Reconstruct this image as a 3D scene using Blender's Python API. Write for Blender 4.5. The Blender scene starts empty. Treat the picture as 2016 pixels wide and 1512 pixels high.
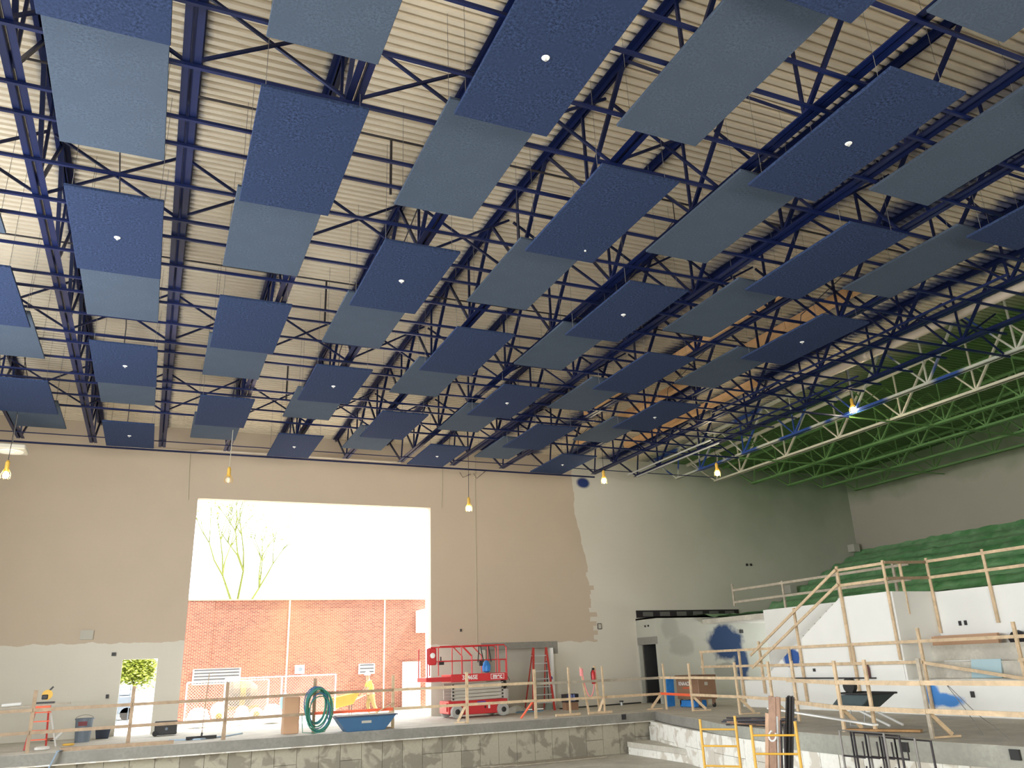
import bpy, bmesh, math, random
from mathutils import Vector, Matrix
random.seed(7)
SC = bpy.context.scene
COL = SC.collection
PI = math.pi

# ------------------------------------------------------------------ camera
YAW, PIT, ROL, FPX, EYE = 0.41958804, 0.33652826, -0.03916719, 1579.74, 1.85
def cam_axes():
    cy, sy, cp, sp = math.cos(YAW), math.sin(YAW), math.cos(PIT), math.sin(PIT)
    f = Vector((sy*cp, cy*cp, sp)); r = Vector((cy, -sy, 0)); u = r.cross(f)
    cr, sr = math.cos(ROL), math.sin(ROL)
    return cr*r+sr*u, -sr*r+cr*u, f
AR, AU, AF = cam_axes()
O = Vector((0, 0, EYE))
cd = bpy.data.cameras.new('camera'); cam = bpy.data.objects.new('camera', cd); COL.objects.link(cam)
cd.sensor_width = 36; cd.lens = 36*FPX/2016; cd.clip_end = 500
cam.matrix_world = Matrix(((AR.x, AU.x, -AF.x, 0), (AR.y, AU.y, -AF.y, 0), (AR.z, AU.z, -AF.z, EYE), (0, 0, 0, 1)))
SC.camera = cam

# ------------------------------------------------------------------ light and exposure
SC.view_settings.view_transform = 'Standard'; SC.view_settings.look = 'None'
SC.view_settings.gamma = 1; SC.view_settings.use_curve_mapping = False
SC.view_settings.exposure = 0.25
wd = bpy.data.worlds.new('sky'); SC.world = wd; wd.use_nodes = True
wd.node_tree.nodes['Background'].inputs[0].default_value = (0.93, 0.97, 1.0, 1)
wd.node_tree.nodes['Background'].inputs[1].default_value = 4.6
def light(name, kind, loc, energy, color=(1, 1, 1), direction=None, size=None, sy=None, portal=False):
    d = bpy.data.lights.new(name, kind); o = bpy.data.objects.new(name, d); COL.objects.link(o)
    o.location = loc; d.energy = energy; d.color = color
    if direction is not None: o.rotation_euler = Vector(direction).to_track_quat('-Z', 'Y').to_euler()
    if kind == 'AREA':
        d.shape = 'RECTANGLE'; d.size = size; d.size_y = sy or size
        if portal: d.cycles.is_portal = True
    if kind == 'SUN': d.angle = 0.01
    if kind == 'POINT' and size: d.shadow_soft_size = size
    return o
light('sun', 'SUN', (0, 0, 50), 19.0, (1, 0.92, 0.78), (-0.5, 0.08, -0.85))
light('portal', 'AREA', (6.05, 34.05, 4.25), 1, (1, 1, 1), (0, -1, 0), 9.6, 8.5, portal=True)
light('portal_door', 'AREA', (-0.2, 34.05, 1.28), 1, (1, 1, 1), (0, -1, 0), 1.17, 2.55, portal=True)
light('daylight_left_bay', 'AREA', (-8.8, 14, 4.7), 2900, (0.94, 0.97, 1.0), (1, 0, -0.12), 14, 7.6)
light('fill_rear', 'AREA', (6, -7.5, 3.0), 3400, (1.0, 0.95, 0.86), (0.1, 1, 0.25), 16, 5)  # added fill from behind the camera; the rear wall has no opening

# ------------------------------------------------------------------ helpers
def ray(px, py):
    return AR*((px-1008)/FPX) + AU*(-(py-756)/FPX) + AF
def Zp(px, py, z): d = ray(px, py); return O + d*((z-EYE)/d.z)
def Yp(px, py, y): d = ray(px, py); return O + d*(y/d.y)
def Xp(px, py, x): d = ray(px, py); return O + d*(x/d.x)

class MB:
    def __init__(s): s.v = []; s.f = []
    def _add(s, vs, fs):
        n = len(s.v); s.v += [tuple(v) for v in vs]; s.f += [tuple(n+i for i in f) for f in fs]; return s
    def box(s, a, b):
        x0, y0, z0 = [min(a[i], b[i]) for i in range(3)]; x1, y1, z1 = [max(a[i], b[i]) for i in range(3)]
        return s._add([(x0,y0,z0),(x1,y0,z0),(x1,y1,z0),(x0,y1,z0),(x0,y0,z1),(x1,y0,z1),(x1,y1,z1),(x0,y1,z1)],
                      [(0,3,2,1),(4,5,6,7),(0,1,5,4),(1,2,6,5),(2,3,7,6),(3,0,4,7)])
    def bar(s, p, q, w, h, up=(0, 0, 1)):
        p, q = Vector(p), Vector(q); d = (q-p).normalized(); u = Vector(up)
        if abs(d.dot(u)) > .99: u = Vector((0, 1, 0))
        sd = d.cross(u).normalized(); u = sd.cross(d)
        vs = [e+sd*(a*w/2)+u*(b*h/2) for e in (p, q) for a, b in ((-1,-1),(1,-1),(1,1),(-1,1))]
        return s._add(vs, [(0,1,2,3),(7,6,5,4),(0,4,5,1),(1,5,6,2),(2,6,7,3),(3,7,4,0)])
    def tube(s, pts, r, n=8, closed=False, cap=True):
        pts = [Vector(p) for p in pts]; rs = r if isinstance(r, (list, tuple)) else [r]*len(pts)
        N = len(s.v); last = None; m = len(pts)
        for i, p in enumerate(pts):
            a = pts[(i-1) % m] if (closed or i) else p; b = pts[(i+1) % m] if (closed or i < m-1) else p
            d = (b-a).normalized() if (b-a).length > 1e-9 else Vector((0, 0, 1))
            if last is None:
                u = Vector((0, 0, 1)) if abs(d.z) < .9 else Vector((1, 0, 0)); u = (u-d*u.dot(d)).normalized()
            else: u = (last-d*last.dot(d)).normalized()
            last = u; w = d.cross(u)
            s.v += [tuple(p+u*math.cos(2*PI*k/n)*rs[i]+w*math.sin(2*PI*k/n)*rs[i]) for k in range(n)]
        for i in range(m if closed else m-1):
            j = (i+1) % m
            s.f += [(N+i*n+k, N+i*n+(k+1) % n, N+j*n+(k+1) % n, N+j*n+k) for k in range(n)]
        if cap and not closed:
            s.f.append(tuple(N+k for k in reversed(range(n)))); s.f.append(tuple(N+(m-1)*n+k for k in range(n)))
        return s
    def lathe(s, prof, c=(0, 0, 0), n=16, axis='z'):
        N = len(s.v); c = Vector(c)
        for r, h in prof:
            for k in range(n):
                a = 2*PI*k/n; x, y = r*math.cos(a), r*math.sin(a)
                v = {'z': (x, y, h), 'y': (x, h, y), 'x': (h, x, y)}[axis]
                s.v.append(tuple(Vector(v)+c))
        for i in range(len(prof)-1):
            s.f += [(N+i*n+k, N+i*n+(k+1) % n, N+(i+1)*n+(k+1) % n, N+(i+1)*n+k) for k in range(n)]
        s.f.append(tuple(N+k for k in reversed(range(n)))); s.f.append(tuple(N+(len(prof)-1)*n+k for k in range(n)))
        return s
    def prism(s, poly, d):        # poly: 3-D points, extruded by vector d
        n = len(poly); d = Vector(d); vs = [Vector(p) for p in poly]; vs += [v+d for v in vs]
        return s._add(vs, [tuple(range(n)), tuple(n+i for i in reversed(range(n)))] + [(i, n+i, n+(i+1) % n, (i+1) % n) for i in range(n)])
    def quad(s, *p): return s._add(p, [tuple(range(len(p)))])
    def mesh(s, name, mat=None, bevel=0, smooth=False):
        m = bpy.data.meshes.new(name); m.from_pydata(s.v, [], s.f); m.update()
        bm = bmesh.new(); bm.from_mesh(m); bmesh.ops.recalc_face_normals(bm, faces=bm.faces)
        if bevel: bmesh.ops.bevel(bm, geom=list(bm.edges), offset=bevel, segments=1, affect='EDGES')
        bm.to_mesh(m); bm.free()
        if smooth:
            for p in m.polygons: p.use_smooth = True
        if mat: m.materials.append(mat)
        return m

def ob(name, data, parent=None, loc=None):
    o = bpy.data.objects.new(name, data); COL.objects.link(o)
    if parent: o.parent = parent
    if loc is not None: o.location = loc
    return o
def tag(o, label, cat, group=None, kind=None):
    o['label'] = label; o['category'] = cat
    if group: o['group'] = group
    if kind: o['kind'] = kind
    return o
def thing(name, label, cat, loc=(0, 0, 0), group=None, rz=0):
    o = ob(name, None); o.location = loc; o.rotation_euler = (0, 0, rz); o.empty_display_size = .1
    return tag(o, label, cat, group)
def part(name, mb, mat, parent, label=None, bevel=0, smooth=False):      # geometry in the parent's frame
    o = ob(name, mb.mesh(name, mat, bevel, smooth), parent)
    if label: o['label'] = label
    return o
def wpart(name, mb, mat, parent, label=None, bevel=0, smooth=False):     # geometry in world coordinates
    root = parent; off = Vector(parent.location); p = parent.parent
    while p: off += Vector(p.location); p = p.parent
    o = part(name, mb, mat, parent, label, bevel, smooth); o.location = -off
    return o
def struct(name, mb, mat, parent=None, smooth=False):
    o = ob(name, mb.mesh(name, mat, 0, smooth), parent)
    if not parent: o['kind'] = 'structure'
    return o
def single(name, mb, mat, label, cat, group=None, bevel=0, smooth=False, kind=None):
    vs = mb.v; n = len(vs)
    cx = sum(v[0] for v in vs)/n; cy = sum(v[1] for v in vs)/n; cz = min(v[2] for v in vs)
    mb.v = [(v[0]-cx, v[1]-cy, v[2]-cz) for v in vs]
    o = ob(name, mb.mesh(name, mat, bevel, smooth)); o.location = (cx, cy, cz)
    return tag(o, label, cat, group, kind)
ORD = ['first','second','third','fourth','fifth','sixth','seventh','eighth','ninth','tenth','eleventh','twelfth','thirteenth','fourteenth',
       'fifteenth','sixteenth','seventeenth','eighteenth','nineteenth','twentieth']

# ------------------------------------------------------------------ materials
class NT:
    def __init__(s, name, rough=.7, metal=0, spec=.5):
        s.m = bpy.data.materials.new(name); s.m.use_nodes = True; s.t = s.m.node_tree
        s.b = s.t.nodes['Principled BSDF']; s.b.inputs['Roughness'].default_value = rough; s.b.inputs['Metallic'].default_value = metal
        s.b.inputs['Specular IOR Level'].default_value = spec
        s._tc = None
    def link(s, a, b): s.t.links.new(a, b)
    def tc(s):
        if not s._tc: s._tc = s.t.nodes.new('ShaderNodeTexCoord')
        return s._tc.outputs['Object']
    def geo(s):
        n = s.t.nodes.new('ShaderNodeNewGeometry'); return n.outputs['Position']
    def xyz(s, v):
        n = s.t.nodes.new('ShaderNodeSeparateXYZ'); s.link(v, n.inputs[0]); return n.outputs
    def comb(s, x, y, z):
        n = s.t.nodes.new('ShaderNodeCombineXYZ')
        for i, v in enumerate((x, y, z)): s.put(n.inputs[i], v)
        return n.outputs[0]
    def put(s, inp, v):
        if hasattr(v, 'is_output') or isinstance(v, bpy.types.NodeSocket): s.link(v, inp)
        elif isinstance(v, (tuple, list)) and len(v) == 3 and inp.type == 'RGBA': inp.default_value = (*v, 1)
        else: inp.default_value = v
    def m1(s, op, a, b=0, c=None, clamp=False):
        n = s.t.nodes.new('ShaderNodeMath'); n.operation = op; n.use_clamp = clamp
        s.put(n.inputs[0], a); s.put(n.inputs[1], b)
        if c is not None: s.put(n.inputs[2], c)
        return n.outputs[0]
    def noise(s, scale, detail=3, vec=None, dist=0, rough=.5):
        n = s.t.nodes.new('ShaderNodeTexNoise'); n.inputs['Scale'].default_value = scale; n.inputs['Detail'].default_value = detail
        n.inputs['Distortion'].default_value = dist; n.inputs['Roughness'].default_value = rough
        s.link(vec if vec is not None else s.tc(), n.inputs['Vector']); return n.outputs['Fac']
    def ramp(s, f, lo, hi): # 0..1 between lo and hi
        n = s.t.nodes.new('ShaderNodeMapRange'); s.put(n.inputs[0], f); s.put(n.inputs[1], lo); s.put(n.inputs[2], hi); n.clamp = True
        return n.outputs[0]
    def mix(s, f, a, b):
        n = s.t.nodes.new('ShaderNodeMix'); n.data_type = 'RGBA'
        s.put(n.inputs[0], f); s.put(n.inputs[6], a); s.put(n.inputs[7], b); return n.outputs[2]
    def col(s, c): s.put(s.b.inputs['Base Color'], c); return s
    def bump(s, h, strength=.3, dist=.01):
        n = s.t.nodes.new('ShaderNodeBump'); n.inputs['Strength'].default_value = strength; n.inputs['Distance'].default_value = dist
        s.link(h, n.inputs['Height']); s.link(n.outputs[0], s.b.inputs['Normal']); return s
def sc(c, k): return tuple(x*k for x in c)
def plain(name, c, rough=.7, metal=0, var=.15, scale=4, bump=0):
    t = NT(name, rough, metal); f = t.noise(scale, 4)
    t.col(t.mix(f, sc(c, 1-var), sc(c, 1+var)))
    if bump: t.bump(t.noise(scale*12, 3), bump)
    return t.m
def emit(name, c, k):
    t = NT(name); t.b.inputs['Emission Color'].default_value = (*c, 1); t.b.inputs['Emission Strength'].default_value = k
    t.col(c); return t.m

BLUE = plain('blue_steel_paint', (.0035, .009, .05), .42, 0, .35, 1.3); BLUE.node_tree.nodes['Principled BSDF'].inputs['Specular IOR Level'].default_value = .3
CREAM = plain('cream_steel_paint', (.52, .5, .38), .5, 0, .12, 2)
GREEN = plain('green_oversprayed_steel', (.10, .21, .06), .6, 0, .35, 1.1)
def two_tone():
    t = NT('part_painted_steel', .4); n = t.noise(.55, 2); f = t.ramp(n, .5, .56)
    return t.col(t.mix(f, (.45, .46, .38), (.02, .06, .24))).m
TWOTONE = two_tone()
DARKSTEEL = plain('dark_steel', (.035, .03, .035), .5, .3, .4, 8)
def felt(name, c, k):
    t = NT(name, .95, 0, .1); f = t.noise(26, 5, rough=.85); g = t.noise(2.2, 2)
    a = t.mix(t.ramp(f, .38, .64), sc(c, 1-k), sc(c, 1+k))
    t.col(t.mix(t.ramp(g, .3, .7), a, sc(c, .9))); t.bump(f, .4, .004); return t.m
FELT_D = felt('navy_felt', (.024, .038, .086), .85)
FELT_L = felt('grey_blue_felt', (.060, .080, .114), .34)
WIRE = plain('wire_steel', (.25, .24, .22), .5, .6, .1)
WHITE = plain('white_paint', (.75, .75, .72), .5, 0, .05)
PLASTIC_W = plain('white_plastic', (.8, .8, .78), .4, 0, .05)
WOOD = None
def wood(name, c, k=.22):
    t = NT(name, .75); v = t.tc(); mp = t.t.nodes.new('ShaderNodeMapping'); t.link(v, mp.inputs[0]); mp.inputs['Scale'].default_value = (1, 1, 1)
    f = t.noise(3.5, 5, mp.outputs[0], 1.2); g = t.noise(30, 2)
    a = t.mix(t.ramp(f, .3, .7), sc(c, 1-k), sc(c, 1+k*.6)); t.col(t.mix(t.ramp(g, .62, .75), a, sc(c, .7))); return t.m
WOOD = wood('pine_lumber', (.66, .50, .32)); WOOD_D = wood('weathered_lumber', (.36, .26, .17)); WOOD_G = wood('grey_lumber', (.42, .37, .29))
ORANGE = plain('orange_tape', (.85, .13, .05), .5)
RED = plain('red_machine_paint', (.55, .03, .035), .35, 0, .1); RED2 = plain('red_fibreglass', (.42, .04, .03), .5)
YELLOW = plain('yellow_scaffold_paint', (.6, .34, .04), .45, 0, .12); ALU = plain('aluminium', (.55, .56, .56), .4, .6, .1)
TYRE = plain('grey_tyre', (.42, .42, .40), .8); BLACK = plain('black_plastic', (.02, .02, .022), .5); BLACKR = plain('black_rubber', (.03, .03, .03), .8)
TUBBLUE = plain('blue_tub_plastic', (.04, .12, .24), .5); NAVYBIN = plain('navy_bin_plastic', (.035, .05, .09), .5)
GREYBIN = plain('grey_bin_plastic', (.16, .2, .25), .5); BROWN = plain('brown_steel_paint', (.26, .15, .09), .5, 0, .1)
CARD = plain('cardboard', (.50, .31, .19), .85, 0, .06, 1); TAN = plain('tan_duct_wrap', (.72, .42, .2), .7, 0, .25, 2.5)
DUCT = plain('cream_duct', (.62, .54, .44), .5, 0, .08, 2); HOSE = plain('green_hose', (.03, .2, .13), .5); TARP = plain('blue_tarp', (.03, .22, .62), .5, 0, .3, 6)
BOARD = plain('pale_blue_foam_board', (.42, .58, .63), .7, 0, .04); SKIN = plain('skin', (.45, .25, .17), .6)
HIVIS = plain('yellow_hi_vis', (.33, .38, .07), .7); HELMET = plain('white_helmet', (.85, .85, .85), .4); TROUSERS = plain('tan_trousers', (.26, .2, .08), .8)
GLASS = plain('pale_glass', (.5, .62, .66), .15)
BAG = plain('white_bags', (.75, .74, .7), .8, 0, .1, 3); PINK = plain('pink_tape', (.85, .3, .3), .6)
LAMPY = plain('yellow_lamp_cage', (.7, .42, .06), .5); YARDY = plain('yard_yellow', (.30, .2, .03), .6); BULB = emit('lit_bulb', (1, .88, .6), 60); BULB_OFF = plain('unlit_bulb', (.8, .75, .6), .4)

def mat_backwall():
    t = NT('back_wall_paint', .75, 0, .3); P = t.xyz(t.geo()); x, y, z = P[0], P[1], P[2]
    blk = t.m1('FLOOR', t.m1('DIVIDE', z, .2))
    wn = t.t.nodes.new('ShaderNodeTexWhiteNoise'); wn.noise_dimensions = '1D'; t.link(blk, wn.inputs['W'])
    xe = t.m1('ADD', t.m1('MULTIPLY', t.ramp(z, 8.9, 5.2), .7), 18.0)
    low = t.ramp(z, 6.2, 5.6)
    xe = t.m1('ADD', xe, t.m1('MULTIPLY', t.m1('MULTIPLY', t.m1('SUBTRACT', wn.outputs[0], .6), .45), low))
    v2 = t.comb(0, 0, z); xe = t.m1('ADD', xe, t.m1('MULTIPLY', t.m1('SUBTRACT', t.noise(.9, 3, v2), .5), .5))
    vx = t.comb(x, 0, 0)
    zb = t.m1('ADD', t.m1('MULTIPLY', t.ramp(x, 5, 12), -.4), t.m1('ADD', 2.95, t.m1('MULTIPLY', t.noise(1.3, 4, vx), .35)))
    tan = t.m1('MULTIPLY', t.m1('LESS_THAN', x, xe), t.m1('GREATER_THAN', z, zb))
    prim = t.mix(t.noise(.6, 2), (.58, .55, .47), (.63, .60, .52))
    tn = t.mix(t.noise(.8, 2), (.47, .39, .30), (.51, .42, .325))
    c = t.mix(tan, prim, tn)
    n = t.noise(.7, 4)
    g = t.m1('MULTIPLY', t.ramp(x, 19.5, 29), t.ramp(t.m1('ADD', z, t.m1('MULTIPLY', n, 2.0)), 5, 13.0))
    c = t.mix(t.m1('MULTIPLY', g, .92), c, (.07, .14, .05))
    # one blue overspray blot by the end of the painted area
    d = t.m1('ADD', t.m1('POWER', t.m1('DIVIDE', t.m1('SUBTRACT', x, 18.6), .42), 2), t.m1('POWER', t.m1('DIVIDE', t.m1('SUBTRACT', z, 10.05), .3), 2))
    c = t.mix(t.ramp(t.m1('ADD', d, t.m1('MULTIPLY', n, .6)), 1.3, .7), c, (.02, .04, .16))
    # block joints
    br = t.t.nodes.new('ShaderNodeTexBrick'); br.offset = .5; t.link(t.comb(x, z, 0), br.inputs['Vector'])
    br.inputs['Scale'].default_value = 1; br.inputs['Brick Width'].default_value = .4; br.inputs['Row Height'].default_value = .2; br.inputs['Mortar Size'].default_value = .006
    t.bump(t.m1('SUBTRACT', 1, br.outputs['Fac']), .25, .004)
    t.col(c); return t.m
WALLB = mat_backwall()
def mat_rightwall():
    t = NT('right_wall_paint', .8, 0, .3); P = t.xyz(t.geo())
    g = t.ramp(t.m1('ADD', P[2], t.m1('MULTIPLY', t.noise(.8, 4), 1.6)), 10.2, 11.6)
    t.col(t.mix(t.m1('MULTIPLY', g, .8), t.mix(t.noise(.4, 2), (.36, .33, .27), (.42, .39, .32)), (.09, .17, .06))); return t.m
WALLR = mat_rightwall()
WALLP = plain('plain_primed_wall', (.45, .43, .37), .8, 0, .06, 1)
def mat_whitewall():
    t = NT('white_primed_block', .7, 0, .3); P = t.xyz(t.geo())
    c = t.mix(t.noise(1.2, 3), (.78, .79, .76), (.86, .86, .82))
    def blot(c, y, z, ry, rz, cc, s=1.6, sh=.5):
        d = t.m1('ADD', t.m1('POWER', t.m1('DIVIDE', t.m1('SUBTRACT', P[1], y), ry), 2), t.m1('POWER', t.m1('DIVIDE', t.m1('SUBTRACT', P[2], z), rz), 2))
        return t.mix(t.ramp(t.m1('ADD', d, t.m1('MULTIPLY', t.noise(3, 4), s)), 1+s*.5+sh, 1+s*.5-sh*.2), c, cc)
    c = blot(c, 24.15, 1.72, .42, .3, (.035, .1, .33))
    c = blot(c, 18.05, .42, .55, .16, (.08, .28, .7), 2.4, .9)
    c = blot(c, 18.4, .6, .2, .3, (.08, .28, .7), 2.4, .9)
    br = t.t.nodes.new('ShaderNodeTexBrick'); t.link(t.comb(P[1], P[2], 0), br.inputs['Vector'])
    br.inputs['Scale'].default_value = 1; br.inputs['Brick Width'].default_value = .4; br.inputs['Row Height'].default_value = .2; br.inputs['Mortar Size'].default_value = .005
    t.bump(t.m1('SUBTRACT', 1, br.outputs['Fac']), .2, .003); t.col(c); return t.m
WHITEW = mat_whitewall()
def mat_boxwall():
    t = NT('grey_primed_block', .8, 0, .3); P = t.xyz(t.geo())
    c = t.mix(t.noise(1.2, 3), (.40, .40, .34), (.46, .46, .4))
    def blot(c, x, z, rx, rz, cc, s=1.6, sh=.4):
        d = t.m1('ADD', t.m1('POWER', t.m1('DIVIDE', t.m1('SUBTRACT', P[0], x), rx), 2), t.m1('POWER', t.m1('DIVIDE', t.m1('SUBTRACT', P[2], z), rz), 2))
        return t.mix(t.ramp(t.m1('ADD', d, t.m1('MULTIPLY', t.noise(1.6, 4), s)), 1+s*.5+sh, 1+s*.5-sh*.2), c, cc)
    c = blot(c, 24.55, 2.45, .85, .7, (.02, .045, .11), 3.2, .7); c = blot(c, 25.35, 1.5, .35, .65, (.025, .055, .13), 2.6, .7); c = blot(c, 24.4, 1.25, .6, .35, (.27, .27, .23))
    c = blot(c, 21.6, 3.2, .4, .5, (.35, .35, .3), 2.4, .7); c = blot(c, 22.1, 2.4, .6, .4, (.34, .34, .29), 2.4, .7)
    t.col(c); return t.m
BOXW = mat_boxwall()
def mat_concrete(name, c, stain=.25, scale=1.2):
    t = NT(name, .8, 0, .3); f = t.noise(scale, 6, rough=.6); g = t.noise(scale*9, 3)
    a = t.mix(t.ramp(f, .3, .7), sc(c, 1-stain), sc(c, 1+stain*.5)); t.col(t.mix(t.ramp(g, .4, .8), a, sc(c, .8))); t.bump(g, .15, .005); return t.m
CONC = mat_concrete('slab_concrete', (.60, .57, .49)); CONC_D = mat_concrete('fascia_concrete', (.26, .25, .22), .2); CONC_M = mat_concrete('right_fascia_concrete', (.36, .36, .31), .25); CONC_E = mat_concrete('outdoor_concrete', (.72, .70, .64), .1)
def mat_block(name, a, b):
    t = NT(name, .85, 0, .3); oi = t.t.nodes.new('ShaderNodeObjectInfo'); v = t.t.nodes.new('ShaderNodeVectorMath'); v.operation = 'ADD'
    t.link(t.geo(), v.inputs[0]); f = t.noise(2.2, 4, v.outputs[0], .6); g = t.noise(14, 4)
    k = t.ramp(t.m1('ADD', f, t.m1('MULTIPLY', oi.outputs['Random'], .16)), .58, .66)
    t.col(t.mix(t.m1('MULTIPLY', k, .8), t.mix(g, sc(a, .85), sc(a, 1.1)), b)); t.bump(g, .3, .006); return t.m
BLOCK = mat_block('pit_wall_block', (.40, .37, .29), (.22, .20, .16)); BLOCKW = mat_block('white_washed_block', (.82, .81, .74), (.55, .5, .42))
def mat_deck():
    t = NT('roof_deck_paint', .55, 0, .4); P = t.xyz(t.geo()); x, y = P[0], P[1]
    n1 = t.noise(.55, 4, t.geo()); n2 = t.noise(2.2, 4, t.comb(x, t.m1('MULTIPLY', y, 3), 0))
    c = t.mix(n1, (.62, .54, .41), (.70, .61, .47))
    # overspray along the joist lines
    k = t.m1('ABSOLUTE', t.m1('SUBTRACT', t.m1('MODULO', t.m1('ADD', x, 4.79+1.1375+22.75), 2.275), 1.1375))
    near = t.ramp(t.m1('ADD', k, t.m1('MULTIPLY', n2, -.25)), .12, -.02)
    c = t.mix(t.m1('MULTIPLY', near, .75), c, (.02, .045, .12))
    wide = t.ramp(t.m1('ADD', k, t.m1('MULTIPLY', n2, -1.0)), .25, -.15)
    wide = t.m1('MULTIPLY', wide, t.m1('MULTIPLY', t.ramp(x, 11.0, 15.0), t.ramp(x, 23.5, 21)))
    c = t.mix(t.m1('MULTIPLY', wide, .9), c, (.018, .04, .14))
    g = t.ramp(t.m1('ADD', x, t.m1('MULTIPLY', n1, 2.2)), 22.6, 25.4)
    c = t.mix(t.m1('MULTIPLY', g, .97), c, t.mix(n1, (.03, .10, .02), (.10, .20, .05)))
    t.col(c); return t.m
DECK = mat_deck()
def mat_sheet():
    t = NT('green_dusted_sheeting', .35, 0, .5); n = t.noise(1.5, 5, dist=.5)
    t.col(t.mix(t.ramp(n, .35, .75), (.12, .36, .13), (.34, .62, .33))); t.bump(t.noise(5, 4), .5, .05); return t.m
SHEET = mat_sheet()
def mat_brick():
    t = NT('red_brick', .85); P = t.xyz(t.geo()); br = t.t.nodes.new('ShaderNodeTexBrick'); t.link(t.comb(P[0], P[2], 0), br.inputs['Vector'])
    br.inputs['Scale'].default_value = 1; br.inputs['Brick Width'].default_value = .203; br.inputs['Row Height'].default_value = .0677
    br.inputs['Mortar Size'].default_value = .006
    br.inputs['Color1'].default_value = (.17, .042, .036, 1); br.inputs['Color2'].default_value = (.26, .082, .06, 1); br.inputs['Mortar'].default_value = (.5, .36, .25, 1)
    t.col(t.mix(t.m1('MULTIPLY', t.ramp(t.noise(.25, 3), .5, .8), .35), br.outputs['Color'], (.42, .24, .12))); t.bump(t.m1('SUBTRACT', 1, br.outputs['Fac']), .4, .01); return t.m  # yellowish patches paint dappled sun into the brick colour
BRICK = mat_brick()
FOL = plain('yellow_green_leaves', (.24, .29, .04), .7, 0, .5, 3); BARK = plain('pale_bark', (.085, .10, .012), .9)

# ------------------------------------------------------------------ room shell
XL, XR, YB, YF, ZF = -9.0, 35.6, -8.0, 33.7, -1.35
def deck_z(y): return 11.87-.03*abs(y-15.6)
mb = MB(); T = .35
for a, b in (((XL-T, YF, -1.4), (-.78, YF+T, 12.3)), ((-.78, YF, 2.55), (.39, YF+T, 12.3)), ((.39, YF, -1.4), (1.25, YF+T, 12.3)),
             ((1.25, YF, 8.53), (10.86, YF+T, 12.3)), ((10.86, YF, -1.4), (13.3, YF+T, 12.3)), ((13.3, YF, 2.5), (16.4, YF+T, 12.3)),
             ((16.4, YF, -1.4), (XR+T, YF+T, 12.3)), ((-.78, YF, -1.4), (.39, YF+T, 0)), ((1.25, YF, -1.4), (10.86, YF+T, 0)), ((13.3, YF, -1.4), (16.4, YF+T, 0))):
    mb.box(a, b)
wallb = struct('wall_back', mb, WALLB)
struct('lintel', MB().box((13.1, YF-.012, 2.5), (16.75, YF+.1, 2.78)).box((16.4, YF-.012, 2.25), (16.75, YF+.1, 2.5)), CONC_D, wallb)
struct('recess', MB().box((13.0, YF+.5, 0), (16.7, YF+.6, 2.8)).box((13.2, YF+T, 0), (13.3, YF+.6, 2.6)).box((16.4, YF+T, 0), (16.5, YF+.6, 2.6)).box((13.2, YF+T, 2.5), (16.5, YF+.6, 2.6)), WALLP, wallb)
struct('wall_right', MB().box((XR, YB, -1.4), (XR+T, YF, 12.3)), WALLR)
mb = MB().box((XL-T, YB, 8.8), (XL, YF, 12.3)).box((XL-T, YB, -1.4), (XL, 6, 8.8)).box((XL-T, 22, -1.4), (XL, YF, 8.8)).box((XL-T, 6, -1.4), (XL, 22, .6))
struct('wall_left', mb, WALLP)
struct('wall_rear', MB().box((XL-T, YB-T, -1.4), (XR+T, YB, 12.3)), WALLP)
# fluted roof deck
P = .19; mb = MB(); prof = []
y = YB
while y < YF:
    z = deck_z(y)
    prof += [(y, z), (y+.095, z), (y+.115, z+.075), (y+.17, z+.075)]
    y += P
prof.append((YF, deck_z(YF)))
prof = [(min(a, YF), b) for a, b in prof]
xs = [XL, 0, 9, 18, 27, XR]; n = len(prof)
for x in xs: mb.v += [(x, a, b) for a, b in prof]
for i in range(len(xs)-1): mb.f += [(i*n+j, i*n+j+1, (i+1)*n+j+1, (i+1)*n+j) for j in range(n-1)]
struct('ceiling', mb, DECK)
struct('ceiling_roofing', MB().prism([(XL-T, YB-T, 11.4), (XL-T, 15.6, 12.1), (XL-T, YF+T, 11.6), (XL-T, YF+T, 12.4), (XL-T, YB-T, 12.4)], (XR-XL+2*T, 0, 0)), CONC_D)
# stage slab, L shaped with a bowed front edge, and the pit in front of it
edge = [(XL, 27.95), (17.75, 27.75), (17.0, 25.6), (16.25, 22.8), (15.6, 21.0), (15.2, 18.5), (15.15, 16), (15.35, 14), (15.65, 11.6), (16.3, 8), (17.4, 3), (19, -3), (19.6, YB)]
poly = edge+[(27.3, YB), (27.3, YF), (XL, YF)]
floor = struct('floor', MB().prism([(a, b, 0) for a, b in poly], (0, 0, -.3)), CONC)
mb = MB().box((XL, YB, ZF-.2), (27.3, YF, ZF)); struct('floor_pit', mb, CONC)
for (a, b) in zip(edge, edge[1:]):
    d_ = (Vector(b)-Vector(a)).normalized(); n_ = Vector((d_.y, -d_.x)); dep = -.3 if a[1] > 20 else -.42
    q0, q1 = Vector(a), Vector(b)
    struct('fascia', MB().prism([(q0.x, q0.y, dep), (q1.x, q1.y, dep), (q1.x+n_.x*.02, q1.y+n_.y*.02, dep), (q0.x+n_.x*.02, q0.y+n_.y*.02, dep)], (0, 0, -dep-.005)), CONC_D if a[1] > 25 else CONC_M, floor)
struct('drip_edge', MB().box((XL, 27.68, -.33), (17.6, 28.0, -.3)), BLOCKW, floor)
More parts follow.
